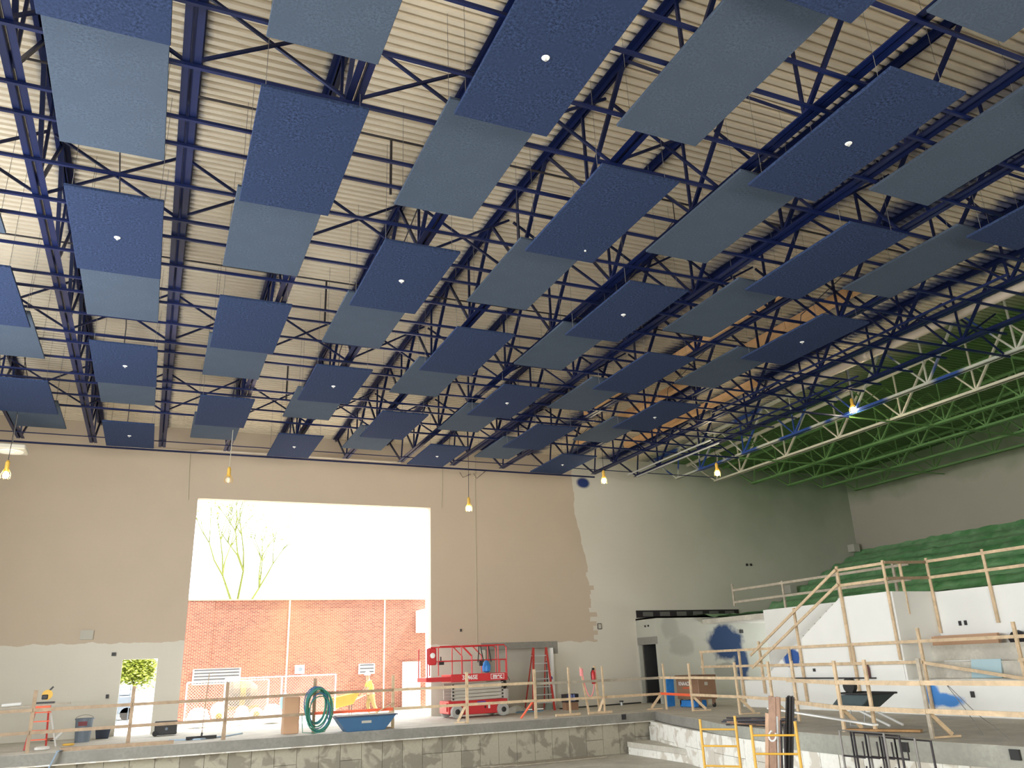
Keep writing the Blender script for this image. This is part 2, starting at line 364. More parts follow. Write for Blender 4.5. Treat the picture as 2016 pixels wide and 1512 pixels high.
# fascia pocket insets
for i, (px, py, Y) in enumerate(((1228, 1410, 0),)):
    p = Yp(px, 1412, 27.74); struct('pocket', MB().box((p.x-.09, 27.72, -.2), (p.x+.09, 27.78, -.02)), BLACK, floor)
for yy_, x0_ in ((14.15, 15.33), (11.79, 15.62)): struct('pocket', MB().box((x0_-.06, yy_-.1, -.24), (x0_+.2, yy_+.1, -.05)), BLACKR, floor)
# wall under the slab: separate panels of block
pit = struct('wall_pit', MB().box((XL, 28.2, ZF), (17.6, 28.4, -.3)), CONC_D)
def blockrun(p0, p1, z0, z1, w, mat, parent, gap=.012, d=.14, split=.45, name='block'):
    a, b = Vector((*p0, 0)), Vector((*p1, 0)); L = (b-a).length; k = max(1, round(L/w)); dr = (b-a)/L; nn = Vector((dr.y, -dr.x, 0))
    for i in range(k):
        s, e = a+dr*(L*i/k+gap/2), a+dr*(L*(i+1)/k-gap/2)
        zs = [z0, z1] if random.random() > split else [z0, (z0+z1)/2, z1]
        off = random.uniform(0, .015)
        for j in range(len(zs)-1):
            q = MB().prism([(s.x+nn.x*off, s.y+nn.y*off, zs[j]+.006), (e.x+nn.x*off, e.y+nn.y*off, zs[j]+.006), (e.x-nn.x*d, e.y-nn.y*d, zs[j]+.006), (s.x-nn.x*d, s.y-nn.y*d, zs[j]+.006)], (0, 0, zs[j+1]-zs[j]-.012))
            o = ob(name, q.mesh(name, mat), parent); o['name_kind'] = 'piece'
            del o['name_kind']
blockrun((XL, 28.05), (17.55, 27.9), ZF, -.31, .685, BLOCK, pit)
e2 = [(17.55, 27.6), (16.9, 25.5), (16.15, 22.8), (15.75, 21.0), (15.35, 18.5), (15.3, 16), (15.5, 14), (15.8, 11.6), (16.45, 8), (17.5, 3)]
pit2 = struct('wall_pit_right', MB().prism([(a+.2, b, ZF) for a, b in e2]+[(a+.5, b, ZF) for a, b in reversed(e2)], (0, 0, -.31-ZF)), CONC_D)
for a, b in zip(e2, e2[1:]): blockrun(b, a, ZF, -.31, .62, BLOCKW if a[1] < 22 else BLOCKW, pit2, name='block')
# white stepped block piers at the corner of the pit
t_ = struct('wall_pier', MB().prism([(17.45, 27.7, ZF), (16.95, 25.6, ZF), (16.2, 22.8, ZF), (16.1, 22.3, ZF), (17.2, 22.3, ZF), (18.2, 27.7, ZF)], (0, 0, -.46-ZF)), CONC_M)
struct('ledge', MB().prism([(17.4, 27.7, -.46), (16.87, 25.6, -.46), (16.1, 22.7, -.46), (16.05, 22.28, -.46), (17.2, 22.28, -.46), (18.2, 27.7, -.46)], (0, 0, .04)), CONC, t_)
for a, b in (((17.42, 27.66), (16.92, 25.6)), ((16.92, 25.6), (16.15, 22.8)), ((16.15, 22.8), (16.06, 22.3))): blockrun(b, a, ZF, -.47, .62, BLOCKW, t_, d=.06, split=.15)
t_ = struct('wall_pier_low', MB().box((16.4, 23.8, ZF), (17.2, 27.5, -.98)), CONC_M)
struct('ledge', MB().box((16.3, 23.75, -1.1), (17.2, 27.55, -.93)), CONC, t_)
blockrun((16.36, 23.8), (16.36, 27.5), ZF, -1.1, .9, BLOCKW, t_, d=.06, split=0)

# right-hand seating structure
boxr = struct('wall_booth', MB().box((20.9, 31.96, 0), (27.3, 32.14, 3.67)).box((20.9, 32.14, 2.5), (21.08, YF, 3.67)).box((20.9, 33.6, 0), (21.08, YF, 2.5)).box((20.9, 32.14, 0), (21.08, 32.18, 2.5)).box((20.9, 31.96, 3.6), (27.3, YF, 3.67)), BOXW)
struct('lintel', MB().box((20.88, 32.0, 2.5), (20.92, YF-.05, 2.82)), CONC_D, boxr)
struct('shade_panels', MB().box((21.12, 33.5, .02), (27.2, 33.55, 3.55)).box((22.9, 32.16, .02), (23.0, 33.5, 3.55)).box((21.12, 32.16, 3.5), (22.9, 33.5, 3.55)).box((21.12, 32.16, .02), (22.9, 32.2, 3.5)), BLACKR, boxr)  # black panels added to paint in the dark of the unlit booth room
struct('doorway_floor', MB().box((21.1, 32.2, 0), (27.2, YF, .02)), BLACKR, boxr)  # black overlay carries the painted-in dark across the booth floor
band = struct('trim_1', MB().box((20.95, YF-.06, 3.72), (26.9, YF-.02, 4.05)), DARKSTEEL)
for i in range(6): struct('slot', MB().box((21.3+i*.95, YF-.075, 3.78), (21.85+i*.95, YF-.055, 3.98)), plain('slot_grey%d' % i, (.12, .12, .11)), band)
wst = struct('wall_stair', MB().prism([(21.4, 27.2, 0), (21.4, 27.2, .95), (21.4, 25.9, .95), (21.4, 21.36, 3.61), (21.4, 19.28, 3.61), (21.4, 19.28, .97), (21.4, YB, .97), (21.4, YB, 0)], (.2, 0, 0)), WHITEW)
struct('wall_inner', MB().box((23.2, 19.285, 0), (23.4, 27.46, 3.6)), WHITEW)
struct('wall_return', MB().box((21.42, 19.2, .97), (23.4, 19.275, 3.6)), WHITEW)
struct('wall_tier', MB().box((23.2, YB, 0), (23.4, 19.2, 3.57)), WHITEW)
for i in range(14):  # stairs between the two walls
    y0 = 25.9-i*(4.54/14); struct('trim_%d' % (10+i), MB().box((21.6, y0-4.54/14, 0), (23.2, y0, .95+(i+1)*.19)), CONC)
struct('floor_landing', MB().box((21.6, 19.4, 3.45), (23.2, 21.36, 3.6)), CONC)
tiers = struct('floor_tiers', MB().box((21.6, YB, 0), (22.1, 19.2, 1.0)).box((22.1, YB, 0), (22.65, 19.2, 1.45)).box((22.65, YB, 0), (23.2, 19.2, 1.93)), CONC)
struct('floor_upper', MB().box((23.4, YB, 3.3), (27.4, YF, 3.5)), CONC)
# raked upper tiers under sheeting dusted green
mb = MB(); nx, ny = 60, 80
prf = [(23.35, 3.56)]+[(27.3-3.2+i*.93+0.0, 3.56) for i in range(0)]
def rake(x, y):
    if x < 27.4 and y > 31.7: return 3.74+.01*math.sin(x*9+y*7)
    z = 3.58 if x < 27.3 else 3.58+(x-27.3)*.43
    if x > 27.3:
        st = (x-27.3)/.92; fr = st-math.floor(st); z = 3.58+.92*.43*(math.floor(st)+min(1, max(0, (fr-.55)/.35)))
    return z+.05*math.sin(x*5.1+y*1.7)*math.sin(y*2.3-x)+.03*math.sin(9*y+3*x)
for i in range(nx+1):
    for j in range(ny+1):
        x = 23.45+(35.55-23.45)*i/nx; yy = 4+(33.65-4)*j/ny; mb.v.append((x, yy, rake(x, yy)))
for i in range(nx):
    for j in range(ny):
        a = i*(ny+1)+j; mb.f.append((a, a+ny+1, a+ny+2, a+1))
so = single('plastic_sheeting', mb, SHEET, 'green dusted plastic sheeting draped over the raked upper seating tiers at the right', 'sheeting', smooth=True)
struct('floor_rake', MB().prism([(27.3, YB, 3.3), (27.3, YB, 3.4), (XR, YB, 6.9), (XR, YB, 3.3)], (0, YF-YB, 0)), CONC_D)

# ------------------------------------------------------------------ roof joists
XK = [-4.79+2.275*k for k in range(-1, 18)]
ZB = 9.95; NODES = [29.6-3.1*j for j in range(0, 10)]
def joist_parts(mat):
    P_ = []
    def A(name, mb): P_.append((name, mb.mesh(name, mat)))
    ys, ye = YB+.2, 31.55
    m = MB()
    for s in (-1, 1):
        m.box((s*.018, ys, ZB), (s*.125, ye, ZB+.014)); m.box((s*.018, ys, ZB), (s*.032, ye, ZB+.11))
    A('bottom_chord', m)
    m = MB()
    for s in (-1, 1):
        for a, b in ((YB+.1, 15.6), (15.6, YF-.02)):
            za, zb = deck_z(a)-.013, deck_z(b)-.013
            m.bar((s*.072, a, za), (s*.072, b, zb), .107, .014); m.bar((s*.025, a, za-.05), (s*.025, b, zb-.05), .014, .11)
    A('top_chord', m)
    def zt(y): return deck_z(y)-.06
    for y in NODES:
        A('web_vertical', MB().bar((0, y, ZB+.03), (0, y, zt(y)), .05, .05))
        A('web_diagonal', MB().bar((-.0, y, ZB+.04), (0, y+1.5, zt(y+1.5)), .055, .055))
        if y-1.6 > YB: A('web_diagonal', MB().bar((.0, y, ZB+.04), (0, y-1.5, zt(y-1.5)), .075, .06))
    A('end_diagonal', MB().bar((0, ye-.1, ZB+.03), (0, YF-.35, zt(YF-.35)), .06, .06))
    A('web_diagonal', MB().bar((0, ye-.15, ZB+.03), (0, 31.1, zt(31.1)), .05, .05))
    return P_
protos = {'blue': joist_parts(BLUE), 'cream': joist_parts(CREAM), 'green': joist_parts(GREEN), 'two': joist_parts(TWOTONE)}
for i, x in enumerate(XK):
    k = i-1
    kind = 'blue' if k <= 11 else 'two' if k == 12 else 'cream' if k == 13 else 'green'
    cname = {'blue': 'navy blue', 'two': 'half blue half cream', 'cream': 'cream', 'green': 'green-dusted'}[kind]
    if kind == 'blue': lab = '%s open-web roof joist, %s from the left where they meet the far wall' % (cname, ORD[max(k, 0)]) if k >= 0 else 'navy blue open-web roof joist off at the far left edge'
    elif kind == 'green': lab = 'green-dusted open-web roof joist, %s one to the right of the cream joist' % ORD[k-14]
    elif kind == 'cream': lab = 'bare cream open-web roof joist before the green area'
    else: lab = 'open-web roof joist sprayed part blue and part cream, last before the cream one'
    t = thing('roof_joist', lab, 'joist', (x, 0, 0), 'open-web steel roof joists')
    for nm, me in protos[kind]: ob(nm, me, t)

# hanger bars and cross bracing
BARS = [2.5, 3.7, 4.95, 5.65, 6.9, 7.6, 8.83, 10.03, 11.26, 11.97, 13.19, 14.41, 15.11, 16.32, 17.55, 18.26, 19.46, 20.73, 21.42, 22.63, 23.87, 24.56, 25.82, 27.0]
XB = [3.75, 10.03, 14.41, 20.73, 27.0]
bar_s = MB().bar((XL+.3, 0, 9.915), (20.8, 0, 9.915), .052, .05).mesh('hanger_bar', BLUE)
bar_l = MB().bar((XL+.3, 0, 9.915), (22.6, 0, 9.915), .06, .055).mesh('bridging_bar', BLUE)
bar_g = MB().bar((22.61, 0, 9.915), (XR-.5, 0, 9.915), .055, .05).mesh('bridging_bar', GREEN)
gA = MB().bar((.05, 0, ZB+.06), (2.2, 0, 11.28), .04, .04).mesh('brace', GREEN)
gB = MB().bar((.05, .05, 11.28), (2.2, .05, ZB+.06), .04, .04).mesh('brace', GREEN)
brA = MB().bar((.05, 0, ZB+.06), (2.2, 0, 11.28), .045, .045).mesh('brace', BLUE)
brB = MB().bar((.05, .05, 11.28), (2.2, .05, ZB+.06), .045, .045).mesh('brace', BLUE)
nb = len(BARS)
for i, yb in enumerate(BARS):
    br = any(abs(yb-q) < .1 for q in XB); r = nb-i
    t = thing('bridging_bar' if br else 'hanger_bar', 'thin navy bar running across under the roof joists, %s out from the far wall' % (ORD[r-1] if r <= 20 else ['twenty-first', 'twenty-second', 'twenty-third', 'twenty-fourth', 'twenty-fifth'][r-21]), 'steel bar', (0, yb, 0), 'cross bars under the joists')
    ob('bar', bar_l if br else bar_s, t)
    if br:
        for x in XK[:-1]:
            for me in ((brA, brB) if x < 22 else (gA, gB)): ob('brace', me, t, (x, 0, 0))
        ob('bar', bar_g, t)['label'] = 'green-dusted end of the bar'
single('lower_tie_rod', MB().bar((XL+.2, 30.61, 9.93), (24, 30.61, 9.93), .03, .03), BLUE, 'slim blue tie rod running across close to the far wall below the deck', 'steel bar')
single('ledger_bar', MB().bar((XL+.1, 31.85, 9.9), (18.2, 31.85, 9.9), .06, .06), BLUE, 'blue ledger bar across the joist ends just in front of the far wall', 'steel bar')
# sprinkler piping
for i, (yp, lab) in enumerate(((12.5, 'nearest'), (18.75, 'middle'), (25.1, 'farthest'))):
    t = thing('sprinkler_pipe', '%s thin dark sprinkler branch pipe running across just under the roof deck' % lab, 'pipe', (0, yp, 11.3), 'sprinkler branch pipes')
    part('pipe', MB().tube([(XL+.2, 0, 0), (21, 0, 0)], .022, 8), DARKSTEEL, t)
    part('drop', MB().tube([(3.28, 0, 0), (3.28, 0, -1.2)], .025, 8), DARKSTEEL, t)
    for c in (-4.1, -1.3, 4.12, 9.6, 15.0): part('drop', MB().tube([(c, 0, 0), (c, 0, -.45), (c, 2.2, -1.0), (c, 2.4, -1.62)], .013, 6), DARKSTEEL, t)
t = thing('wall_pipe', 'cream pipe with offsets running along the top of the far wall above the big opening', 'pipe', (0, 33.4, 10.4))
part('pipe', MB().tube([(-1.6, 0, -.08), (1.0, 0, -.08), (1.35, 0, .02), (9.4, 0, .02)], .045, 8), DUCT, t)
part('pipe', MB().tube([(4.2, -.5, -.12), (8.9, -.5, -.12)], .035, 8), DUCT, t)
# cable-like conduits on the wall
for px0, px1, py0, py1, lab in ((374, 370, 885, 985, 'thin pale cable running down to the top left corner of the big opening'), (870, 869, 915, 1000, 'thin pale cable running down to the top right corner of the big opening'), (934, 939, 900, 1268, 'long thin pale cable hanging down the far wall to the red lift')):
    a, b = Yp(px0, py0, 33.66), Yp(px1, py1, 33.66); single('cable', MB().tube([a, b], .012, 5), CREAM, lab, 'cable', 'thin cables on the far wall')

# ------------------------------------------------------------------ hanging felt ceiling panels
PS = .983; WX, LY, TH = 1.53*PS, 3.12*PS, .05
def panel_mesh(mat, nm): return MB().box((-WX/2, -LY/2, 0), (WX/2, LY/2, TH)).mesh(nm, mat, .006)
PM = {'d': panel_mesh(FELT_D, 'panel'), 'l': panel_mesh(FELT_L, 'panel')}
wireM = {}
for key, zz in (('d', 9.47), ('l', 9.80)):
    wireM[key] = MB().tube([(0, 0, 0), (0, 0, 1)], .0045, 4).mesh('hanger_wire', WIRE)
ringM = MB().lathe([(.02, -.01), (.05, -.01), (.056, 0), (.02, 0)], n=20).mesh('sprinkler_ring', PLASTIC_W)
headM = MB().lathe([(.008, -.05), (.02, -.047), (.006, -.035), (.008, -.01), (.015, 0)], n=10).mesh('sprinkler_head', ALU)
COLX = [1.452+2.716*(k-2) for k in range(0, 8)]
rows_d_odd = [-.85+1.55, 6.25+1.55, 13.32+1.55, 20.4+1.55, 27.4+1.53]
rows_d_even = [2.7+1.55, 9.72+1.55, 16.85+1.55, 23.9+1.55]
rows_l_odd = [2.4+1.57, 9.43+1.57, 16.42+1.57, 23.3+1.57]
rows_l_even = [-1.0+1.57, 6.0+1.57, 12.92+1.57, 19.85+1.57, 26.75+1.57]
CN = ['leftmost', 'second', 'third', 'fourth', 'fifth', 'sixth', 'seventh', 'rightmost']
def project(p):
    d = Vector(p)-O; w = d.dot(AF)
    return (1008+FPX*d.dot(AR)/w, 756-FPX*d.dot(AU)/w) if w > .1 else (-9e3, -9e3)
def vis(x, y, z):
    pts = [project((x+a*WX/2, y+b*LY/2, z)) for a in (-1, 1) for b in (-1, 1)]
    return max(p[0] for p in pts) > -60 and min(p[0] for p in pts) < 2076 and max(p[1] for p in pts) > -60 and all(p[0] > -8e3 for p in pts)
for k in range(8):
    odd = k % 2 == 1
    for key, rows, zz in (('d', rows_d_odd if odd else rows_d_even, 9.47), ('l', rows_l_odd if odd else rows_l_even, 9.80)):
        x = COLX[k] if k < 7 else COLX[k]+.02
        if key == 'l': x -= .035
        for i, y in enumerate(rows):
            if not vis(x*PS, y*PS, zz): continue
            r = len(rows)-i
            lab = '%s felt panel%s, %s column%s, %s from the far wall' % ('dark navy' if key == 'd' else 'lighter grey-blue', ' with white ring' if key == 'd' and odd else '', CN[k], '' if k in (0, 7) else ' from left', ORD[r-1])
            t = thing('acoustic_panel', lab, 'ceiling panel', (x*PS, y*PS, zz), 'dark hanging felt panels' if key == 'd' else 'light hanging felt panels')
            t.rotation_euler = (random.uniform(-.004, .004), random.uniform(-.004, .004), random.uniform(-.003, .003))
            ob('panel', PM[key], t)
            for a in (-1, 1):
                for b in (-1, 1): 
                    w_ = ob('hanger_wire', wireM[key], t, (a*(WX/2-.08), b*(LY/2-.28), TH-.01)); w_.scale = (1, 1, deck_z(y*PS+b*(LY/2-.28))-zz-TH+.03)
            if key == 'd' and odd: ob('sprinkler_ring', ringM, t); ob('sprinkler_head', headM, t)
            if key == 'd' and k == 4 and i == 1: ob('sprinkler_head', MB().lathe([(.02, -.02), (.02, 0)], n=8).mesh('indicator', PLASTIC_W), t, (.35, 1.1, 0))

# ducts among the joists
t = thing('spiral_duct', 'long round cream duct lying along the joists at the right', 'duct', (20.45, 0, 10.85))
part('duct', MB().tube([(0, 21, 0), (0, 2, 0)], .13, 20), DUCT, t, smooth=True)
for yy in (20.4, 17.6, 14.8, 12, 9): part('collar', MB().tube([(0, yy, 0), (0, yy-.1, 0)], .138, 20), DUCT, t)
for x, z, y0, y1, lab in ((14.98, 11.1, 12.5, 26.5, 'tan wrapped rectangular duct under the deck, left one of three'), (16.7, 11.1, 12.0, 30.5, 'tan wrapped rectangular duct under the deck, middle one of three'), (19.2, 11.1, 21.5, 30.5, 'tan wrapped rectangular duct under the deck, right one of three')):
    t = thing('wrapped_duct', lab, 'duct', (x, y0, z), 'tan wrapped ducts'); L_ = y1-y0; n_ = int(L_/1.2)
    for i in range(n_): part('section', MB().box((-.13, i*L_/n_+.01, -.08), (.13, (i+1)*L_/n_-.01, .16)), TAN, t)
# conduits and strut rails beside the duct
for i, (px, py, px2, py2) in enumerate(((1400, 812, 1990, 540), (1420, 850, 1700, 742), (1235, 935, 1400, 866), (1250, 938, 1420, 872))):
    a, b = Zp(px, py, 9.8), Zp(px2, py2, 9.8); xx = (a.x+b.x)/2
    single('strut_rail', MB().bar((xx, a.y, 9.8), (xx, b.y, 9.8), .05, .05), BLUE if i < 2 else ALU, ['long blue strut rail slung beneath the round cream duct', 'short blue strut rail slung to the left of the hanging lamp cluster', 'bright metal strut rail near the far wall, left of a pair', 'bright metal strut rail near the far wall, right of a pair'][i], 'rail', 'strut rails under the joists')

# work lamps
def work_lamp(px, py, Y, lab, lit=True, e=60):
    p = Yp(px, py, Y); ztop = deck_z(Y)+.14; t = thing('work_lamp', lab, 'lamp', (p.x, p.y, p.z-.1), 'yellow caged work lamps')
    part('socket', MB().lathe([(.05, .12), (.06, .2), (.06, .4), (.03, .46)], n=12), LAMPY, t)
    m = MB()
    for k in range(6):
        a = k*PI/3; m.tube([(.06*math.cos(a), .06*math.sin(a), .2), (.13*math.cos(a), .13*math.sin(a), .05), (.12*math.cos(a), .12*math.sin(a), -.08)], .008, 4)
    part('cage', m, LAMPY, t)
    part('bulb', MB().lathe([(.01, -.08), (.07, -.05), (.09, .02), (.07, .08), (.03, .13)], n=14), BULB if lit else BULB_OFF, t, smooth=True)
    part('cord', MB().tube([(0, 0, .45), (.02, 0, (ztop-p.z)/2), (-.02, 0, ztop-p.z)], .01, 5), DARKSTEEL if lit else CREAM, t)
    if lit: light('lamp_glow', 'POINT', (p.x, p.y, p.z-.3), e, (1, .8, .5), size=.1)
work_lamp(12, 930, 27, 'lit yellow work lamp hanging at the far left edge', True)
work_lamp(450, 940, 28, 'unlit yellow work lamp hanging above the left of the big opening', False)
work_lamp(923, 997, 29, 'lit work lamp hanging lowest, above the red scissor lift', True)
work_lamp(1189, 943, 28, 'lit work lamp hanging near the edge of the tan paint', True)
work_lamp(1412, 928, 26, 'lit work lamp hanging left of the cream joist', True)
work_lamp(1679, 803, 20.3, 'lit work lamp hanging under the round duct, largest of the row', True)
p = Yp(22, 889, 28); t = thing('fan_heater', 'square grey ceiling heater with a round diffuser at the left edge', 'heater', tuple(p))
part('housing', MB().box((-.42, -.42, 0), (.42, .42, .16)), WALLP, t, bevel=.03); part('grille', MB().lathe([(.1, -.03), (.33, -.02), (.34, .0)], n=20), BAG, t)
part('hub', MB().lathe([(.02, -.05), (.08, -.04), (.1, -.02)], n=12), PLASTIC_W, t); part('cable', MB().tube([(0, 0, .16), (0, 0, 9.95-p.z)], .01, 5), WIRE, t)

# ------------------------------------------------------------------ timber guardrails
def post(t, x, y, z0, z1, mat=WOOD, w=.04, d=.09, lean=(0, 0), lab=None): return wpart('post', MB().bar((x, y, z0), (x+lean[0], y+lean[1], z1), w, d, (0, 1, 0)), mat, t, lab)
def rail(t, a, b, mat=WOOD, h=.09, w=.038, name='rail', lab=None):
    a, b = Vector(a), Vector(b); d_ = (b-a).normalized()*.004; a, b = a+d_, b-d_
    return wpart(name, MB().bar(a, b, w, h), mat, t, lab)
def brace_foot(t, x, y, dx, dy, mat=WOOD):
    wpart('brace', MB().bar((x+dx*.62, y+dy*.62, .06), (x, y, .55), .04, .09, (dx, dy, 0.01)), mat, t)
    wpart('foot', MB().bar((x, y, .025), (x+dx*.85, y+dy*.85, .025), .09, .04), mat, t)
# along the front of the back stage
t = thing('guardrail', 'long brown timber guardrail along the front edge of the back stage', 'guardrail', (5, 28.4, 0), 'timber guardrails')
PX = [-5.4, -2.85, -.25, 2.44, 5.17, 7.8, 10.47, 13.1]
for i, x in enumerate(PX):
    post(t, x, 28.4, 0, 1.67, WOOD_D if i < 5 else WOOD, .1, .04)
    if i in (2, 3): wpart('brace', MB().bar((x-.05, 28.46, .0), (x-.02, 28.46, .75), .04, .08), WOOD_D, t)
    if i in (5, 6): brace_foot(t, x-.05, 28.45, -.35, .3)
for i in range(len(PX)-1):
    mt = (WOOD_D, WOOD_D, WOOD_D, WOOD_D, WOOD_D, WOOD, WOOD)[i]
    z0, z1 = (1.1, 1.13, 1.15, 1.17, 1.2, 1.2, 1.2)[i], (1.13, 1.15, 1.17, 1.2, 1.2, 1.2, 1.2)[i]
    rail(t, (PX[i]+.004, 28.358, z0), (PX[i+1]-.004, 28.358, z1), mt)
    rail(t, (PX[i]+.004, 28.358, z0-.6), (PX[i+1]-.004, 28.358, z1-.6), ORANGE if i == 4 else mt, lab='rail wrapped in orange tape' if i == 4 else None)
wpart('brace', MB().bar((12.55, 28.5, .03), (13.0, 28.45, .55), .04, .1, (0, 1, 0)), ORANGE, t, 'brace wrapped in orange tape')
t = thing('guardrail', 'grey and pine timber guardrail between the red ladder and the booth corner', 'guardrail', (15.8, 28.6, 0), 'timber guardrails')
for x in (14.55, 16.0, 18.75): post(t, x, 28.5, 0, 1.68, WOOD, .06, .05)
rail(t, (13.15, 28.42, 1.17), (18.75, 28.8, 1.15), WOOD_G); rail(t, (13.15, 28.42, .58), (18.75, 28.8, .56), WOOD)
for x, d in ((14.55, -1), (15.9, -1)): wpart('foot', MB().bar((x-.6, 28.5, .05), (x+.4, 28.5, .05), .09, .08), WOOD, t)
brace_foot(t, 16.0, 28.5, -.25, .3); brace_foot(t, 18.75, 28.8, -.75, .1)
t = thing('guardrail', 'pine guardrail on braced feet in front of the grey booth wall, partly orange taped', 'guardrail', (18.6, 26, 0), 'timber guardrails')
PB = [(18.8, 28.9), (18.6, 26.55), (18.4, 23.6), (17.9, 21.3), (17.6, 19.9)]
for i, (x, y) in enumerate(PB[1:]):
    post(t, x, y, 0, 1.66, WOOD, .05, .09)
    if i < 3: brace_foot(t, x, y, .75, -.25)
for a, b in zip(PB, PB[1:]):
    o1 = a is PB[0]
    rail(t, (a[0]-.05, a[1], 1.16), (b[0]-.05, b[1], 1.15)); rail(t, (a[0]-.05, a[1], .57), (b[0]-.05, b[1], .56), ORANGE if o1 else WOOD, lab='rail wrapped in orange tape' if o1 else None)
t = thing('guardrail', 'nearest pine guardrail on braced feet along the right stage edge', 'guardrail', (16, 15, 0), 'timber guardrails')
PC = [(17.2, 19.7), (15.95, 16.5), (16.35, 15.9), (15.85, 13.85), (16.1, 9.2)]
for i, (x, y) in enumerate(PC):
    if i in (0,): continue
    post(t, x, y, 0, 1.65, WOOD if i != 3 else WOOD_G, .05, .09)
    if i in (1, 3): brace_foot(t, x, y, .8, -.15)
    if i == 2: wpart('foot', MB().bar((x-.3, y+.6, .04), (x+.5, y-.9, .04), .25, .05), wood('rust_plank', (.42, .24, .1)), t, 'rust-brown foot plank')
for a, b in ((PC[0], PC[1]), (PC[1], PC[3]), (PC[3], PC[4])):
    rail(t, (a[0]-.05, a[1], 1.14), (b[0]-.05, b[1], 1.13), h=.1); rail(t, (a[0]-.05, a[1], .56), (b[0]-.05, b[1], .55), h=.1)
t = thing('guardrail', 'long pine guardrail fixed to the face of the low white wall', 'guardrail', (21.3, 20, 0), 'timber guardrails')
for y in (29.45, 27.0, 24.15, 21.15, 18.45, 15.35): post(t, 21.34, y, .1 if y < 28 else 0, 2.12 if y > 19 else 2.45, WOOD, .06, .09)
ys_ = [29.5, 27.0, 24.15, 21.15, 18.45, 15.35, 11]
for a, b in zip(ys_, ys_[1:]):
    rail(t, (21.28, a, 2.07), (21.28, b, 2.07)); 
    if b > 18: rail(t, (21.28, a, 1.48), (21.28, b, 1.48))
rail(t, (21.28, 18.4, 1.46), (21.28, 14.6, .9)); rail(t, (21.28, 15.4, 1.48), (21.28, 12, 1.48))
t = thing('stair_rail', 'sloping pine handrail climbing beside the white stair wall', 'handrail', (21.3, 23.5, 1))
for y, z0, z1 in ((25.75, .5, 2.35), (23.6, .2, 3.42), (21.25, 1.5, 4.62)): post(t, 21.34, y, z0, z1, WOOD, .06, .09)
rail(t, (21.23, 26.2, 1.85), (21.23, 21.2, 4.5)); rail(t, (21.23, 26.2, 1.4), (21.23, 21.2, 4.02))
t = thing('guardrail', 'pine guardrail round the stair landing at the top of the white wall', 'guardrail', (21.3, 20, 3.6), 'timber guardrails')
post(t, 21.36, 19.3, 1.55, 4.58); post(t, 22.0, 19.22, 2.9, 4.55); post(t, 23.15, 19.15, 2.3, 4.66)
for z in (4.48, 3.98): rail(t, (21.34, 21.3, z), (21.34, 19.25, z)); rail(t, (21.34, 19.2, z+.02), (23.2, 19.15, z+.05), WOOD_D)
t = thing('guardrail', 'pine guardrail along the upper tier at the top right', 'guardrail', (23.2, 15, 3.6), 'timber guardrails')
for y in (17.1, 14.4, 11.6): post(t, 23.14, y, 2.5, 4.66, WOOD)
for z in (4.54, 4.03): rail(t, (23.12, 19.2, z), (23.12, 10, z))
t = thing('guardrail', 'pale guardrail along the upper tier in front of the far wall, behind the stair rail', 'guardrail', (23.3, 26, 3.6), 'timber guardrails')
for y, z0 in ((29.3, 3.9), (26.15, 2.6), (23.2, 3.6), (20.6, 3.6)): post(t, 23.25, y, z0, 4.85 if y > 29 else 4.65, WOOD_G, .06, .09)
for z in (4.56, 4.06): rail(t, (23.2, 29.3, z), (23.2, 19.9, z), WOOD_G)

# ------------------------------------------------------------------ scissor lift
LX0, LX1, LYF, LYB = 10.75, 13.2, 31.15, 32.35
def zat(py, px=925, Y=LYF): return Yp(px, py, Y).z
t = thing('scissor_lift', 'red scissor lift with grey scissor stack parked on the stage by the big opening', 'lift', (12, 31.7, 0))
b = wpart('chassis', MB().box((LX0, LYF+.05, .16), (LX1, LYB-.05, .62)).box((LX0+.5, LYF, .12), (LX1-.45, LYF+.06, .6)), RED, t, bevel=.02)
wpart('end_panel', MB().box((LX0-.04, LYF+.2, .25), (LX0+.01, LYB-.2, .55)), RED, t)
for x in (LX0+.3, LX1-.25):
    for y, s in ((LYF-.03, -1), (LYB+.03, 1)):
        w = wpart('wheel', MB().lathe([(.1, -.1), (.22, -.1), (.24, -.06), (.24, .06), (.22, .1), (.1, .1)], (x, y+.05*-s*0, .24), 20, 'y'), TYRE, t)
        wpart('hub', MB().lathe([(.03, -.02), (.1, 0), (.1, .03), (.05, .05)], (x, y-.11 if s < 0 else y+.08, .24), 12, 'y'), BLACK, w)
for i in range(5):
    z0 = .64+i*.125
    wpart('scissor_arm', MB().bar((LX0+.15, LYF+.12, z0+.02), (LX1-.15, LYF+.12, z0+.06), .05, .1), ALU if False else WALLP, t, 'grey scissor arm')
    wpart('scissor_arm', MB().bar((LX0+.15, LYB-.12, z0+.06), (LX1-.15, LYB-.12, z0+.02), .05, .1), WALLP, t)
    for x in (LX0+.2, LX1-.2): wpart('pivot', MB().lathe([(.035, -.02), (.035, .02)], (x, LYF+.08, z0+.05), 10, 'y'), BLACK, t)
PX0 = 9.85
dk = wpart('platform', MB().box((LX0+.1, LYF+.02, 1.3), (LX1+.02, LYB-.02, 1.58)).box((PX0, LYF+.02, 1.34), (LX0+.1, LYB-.02, 1.5)), RED, t, bevel=.01)
ZR = 2.62
m_ = lambda pts, r=.022: MB().tube(pts, r, 8)
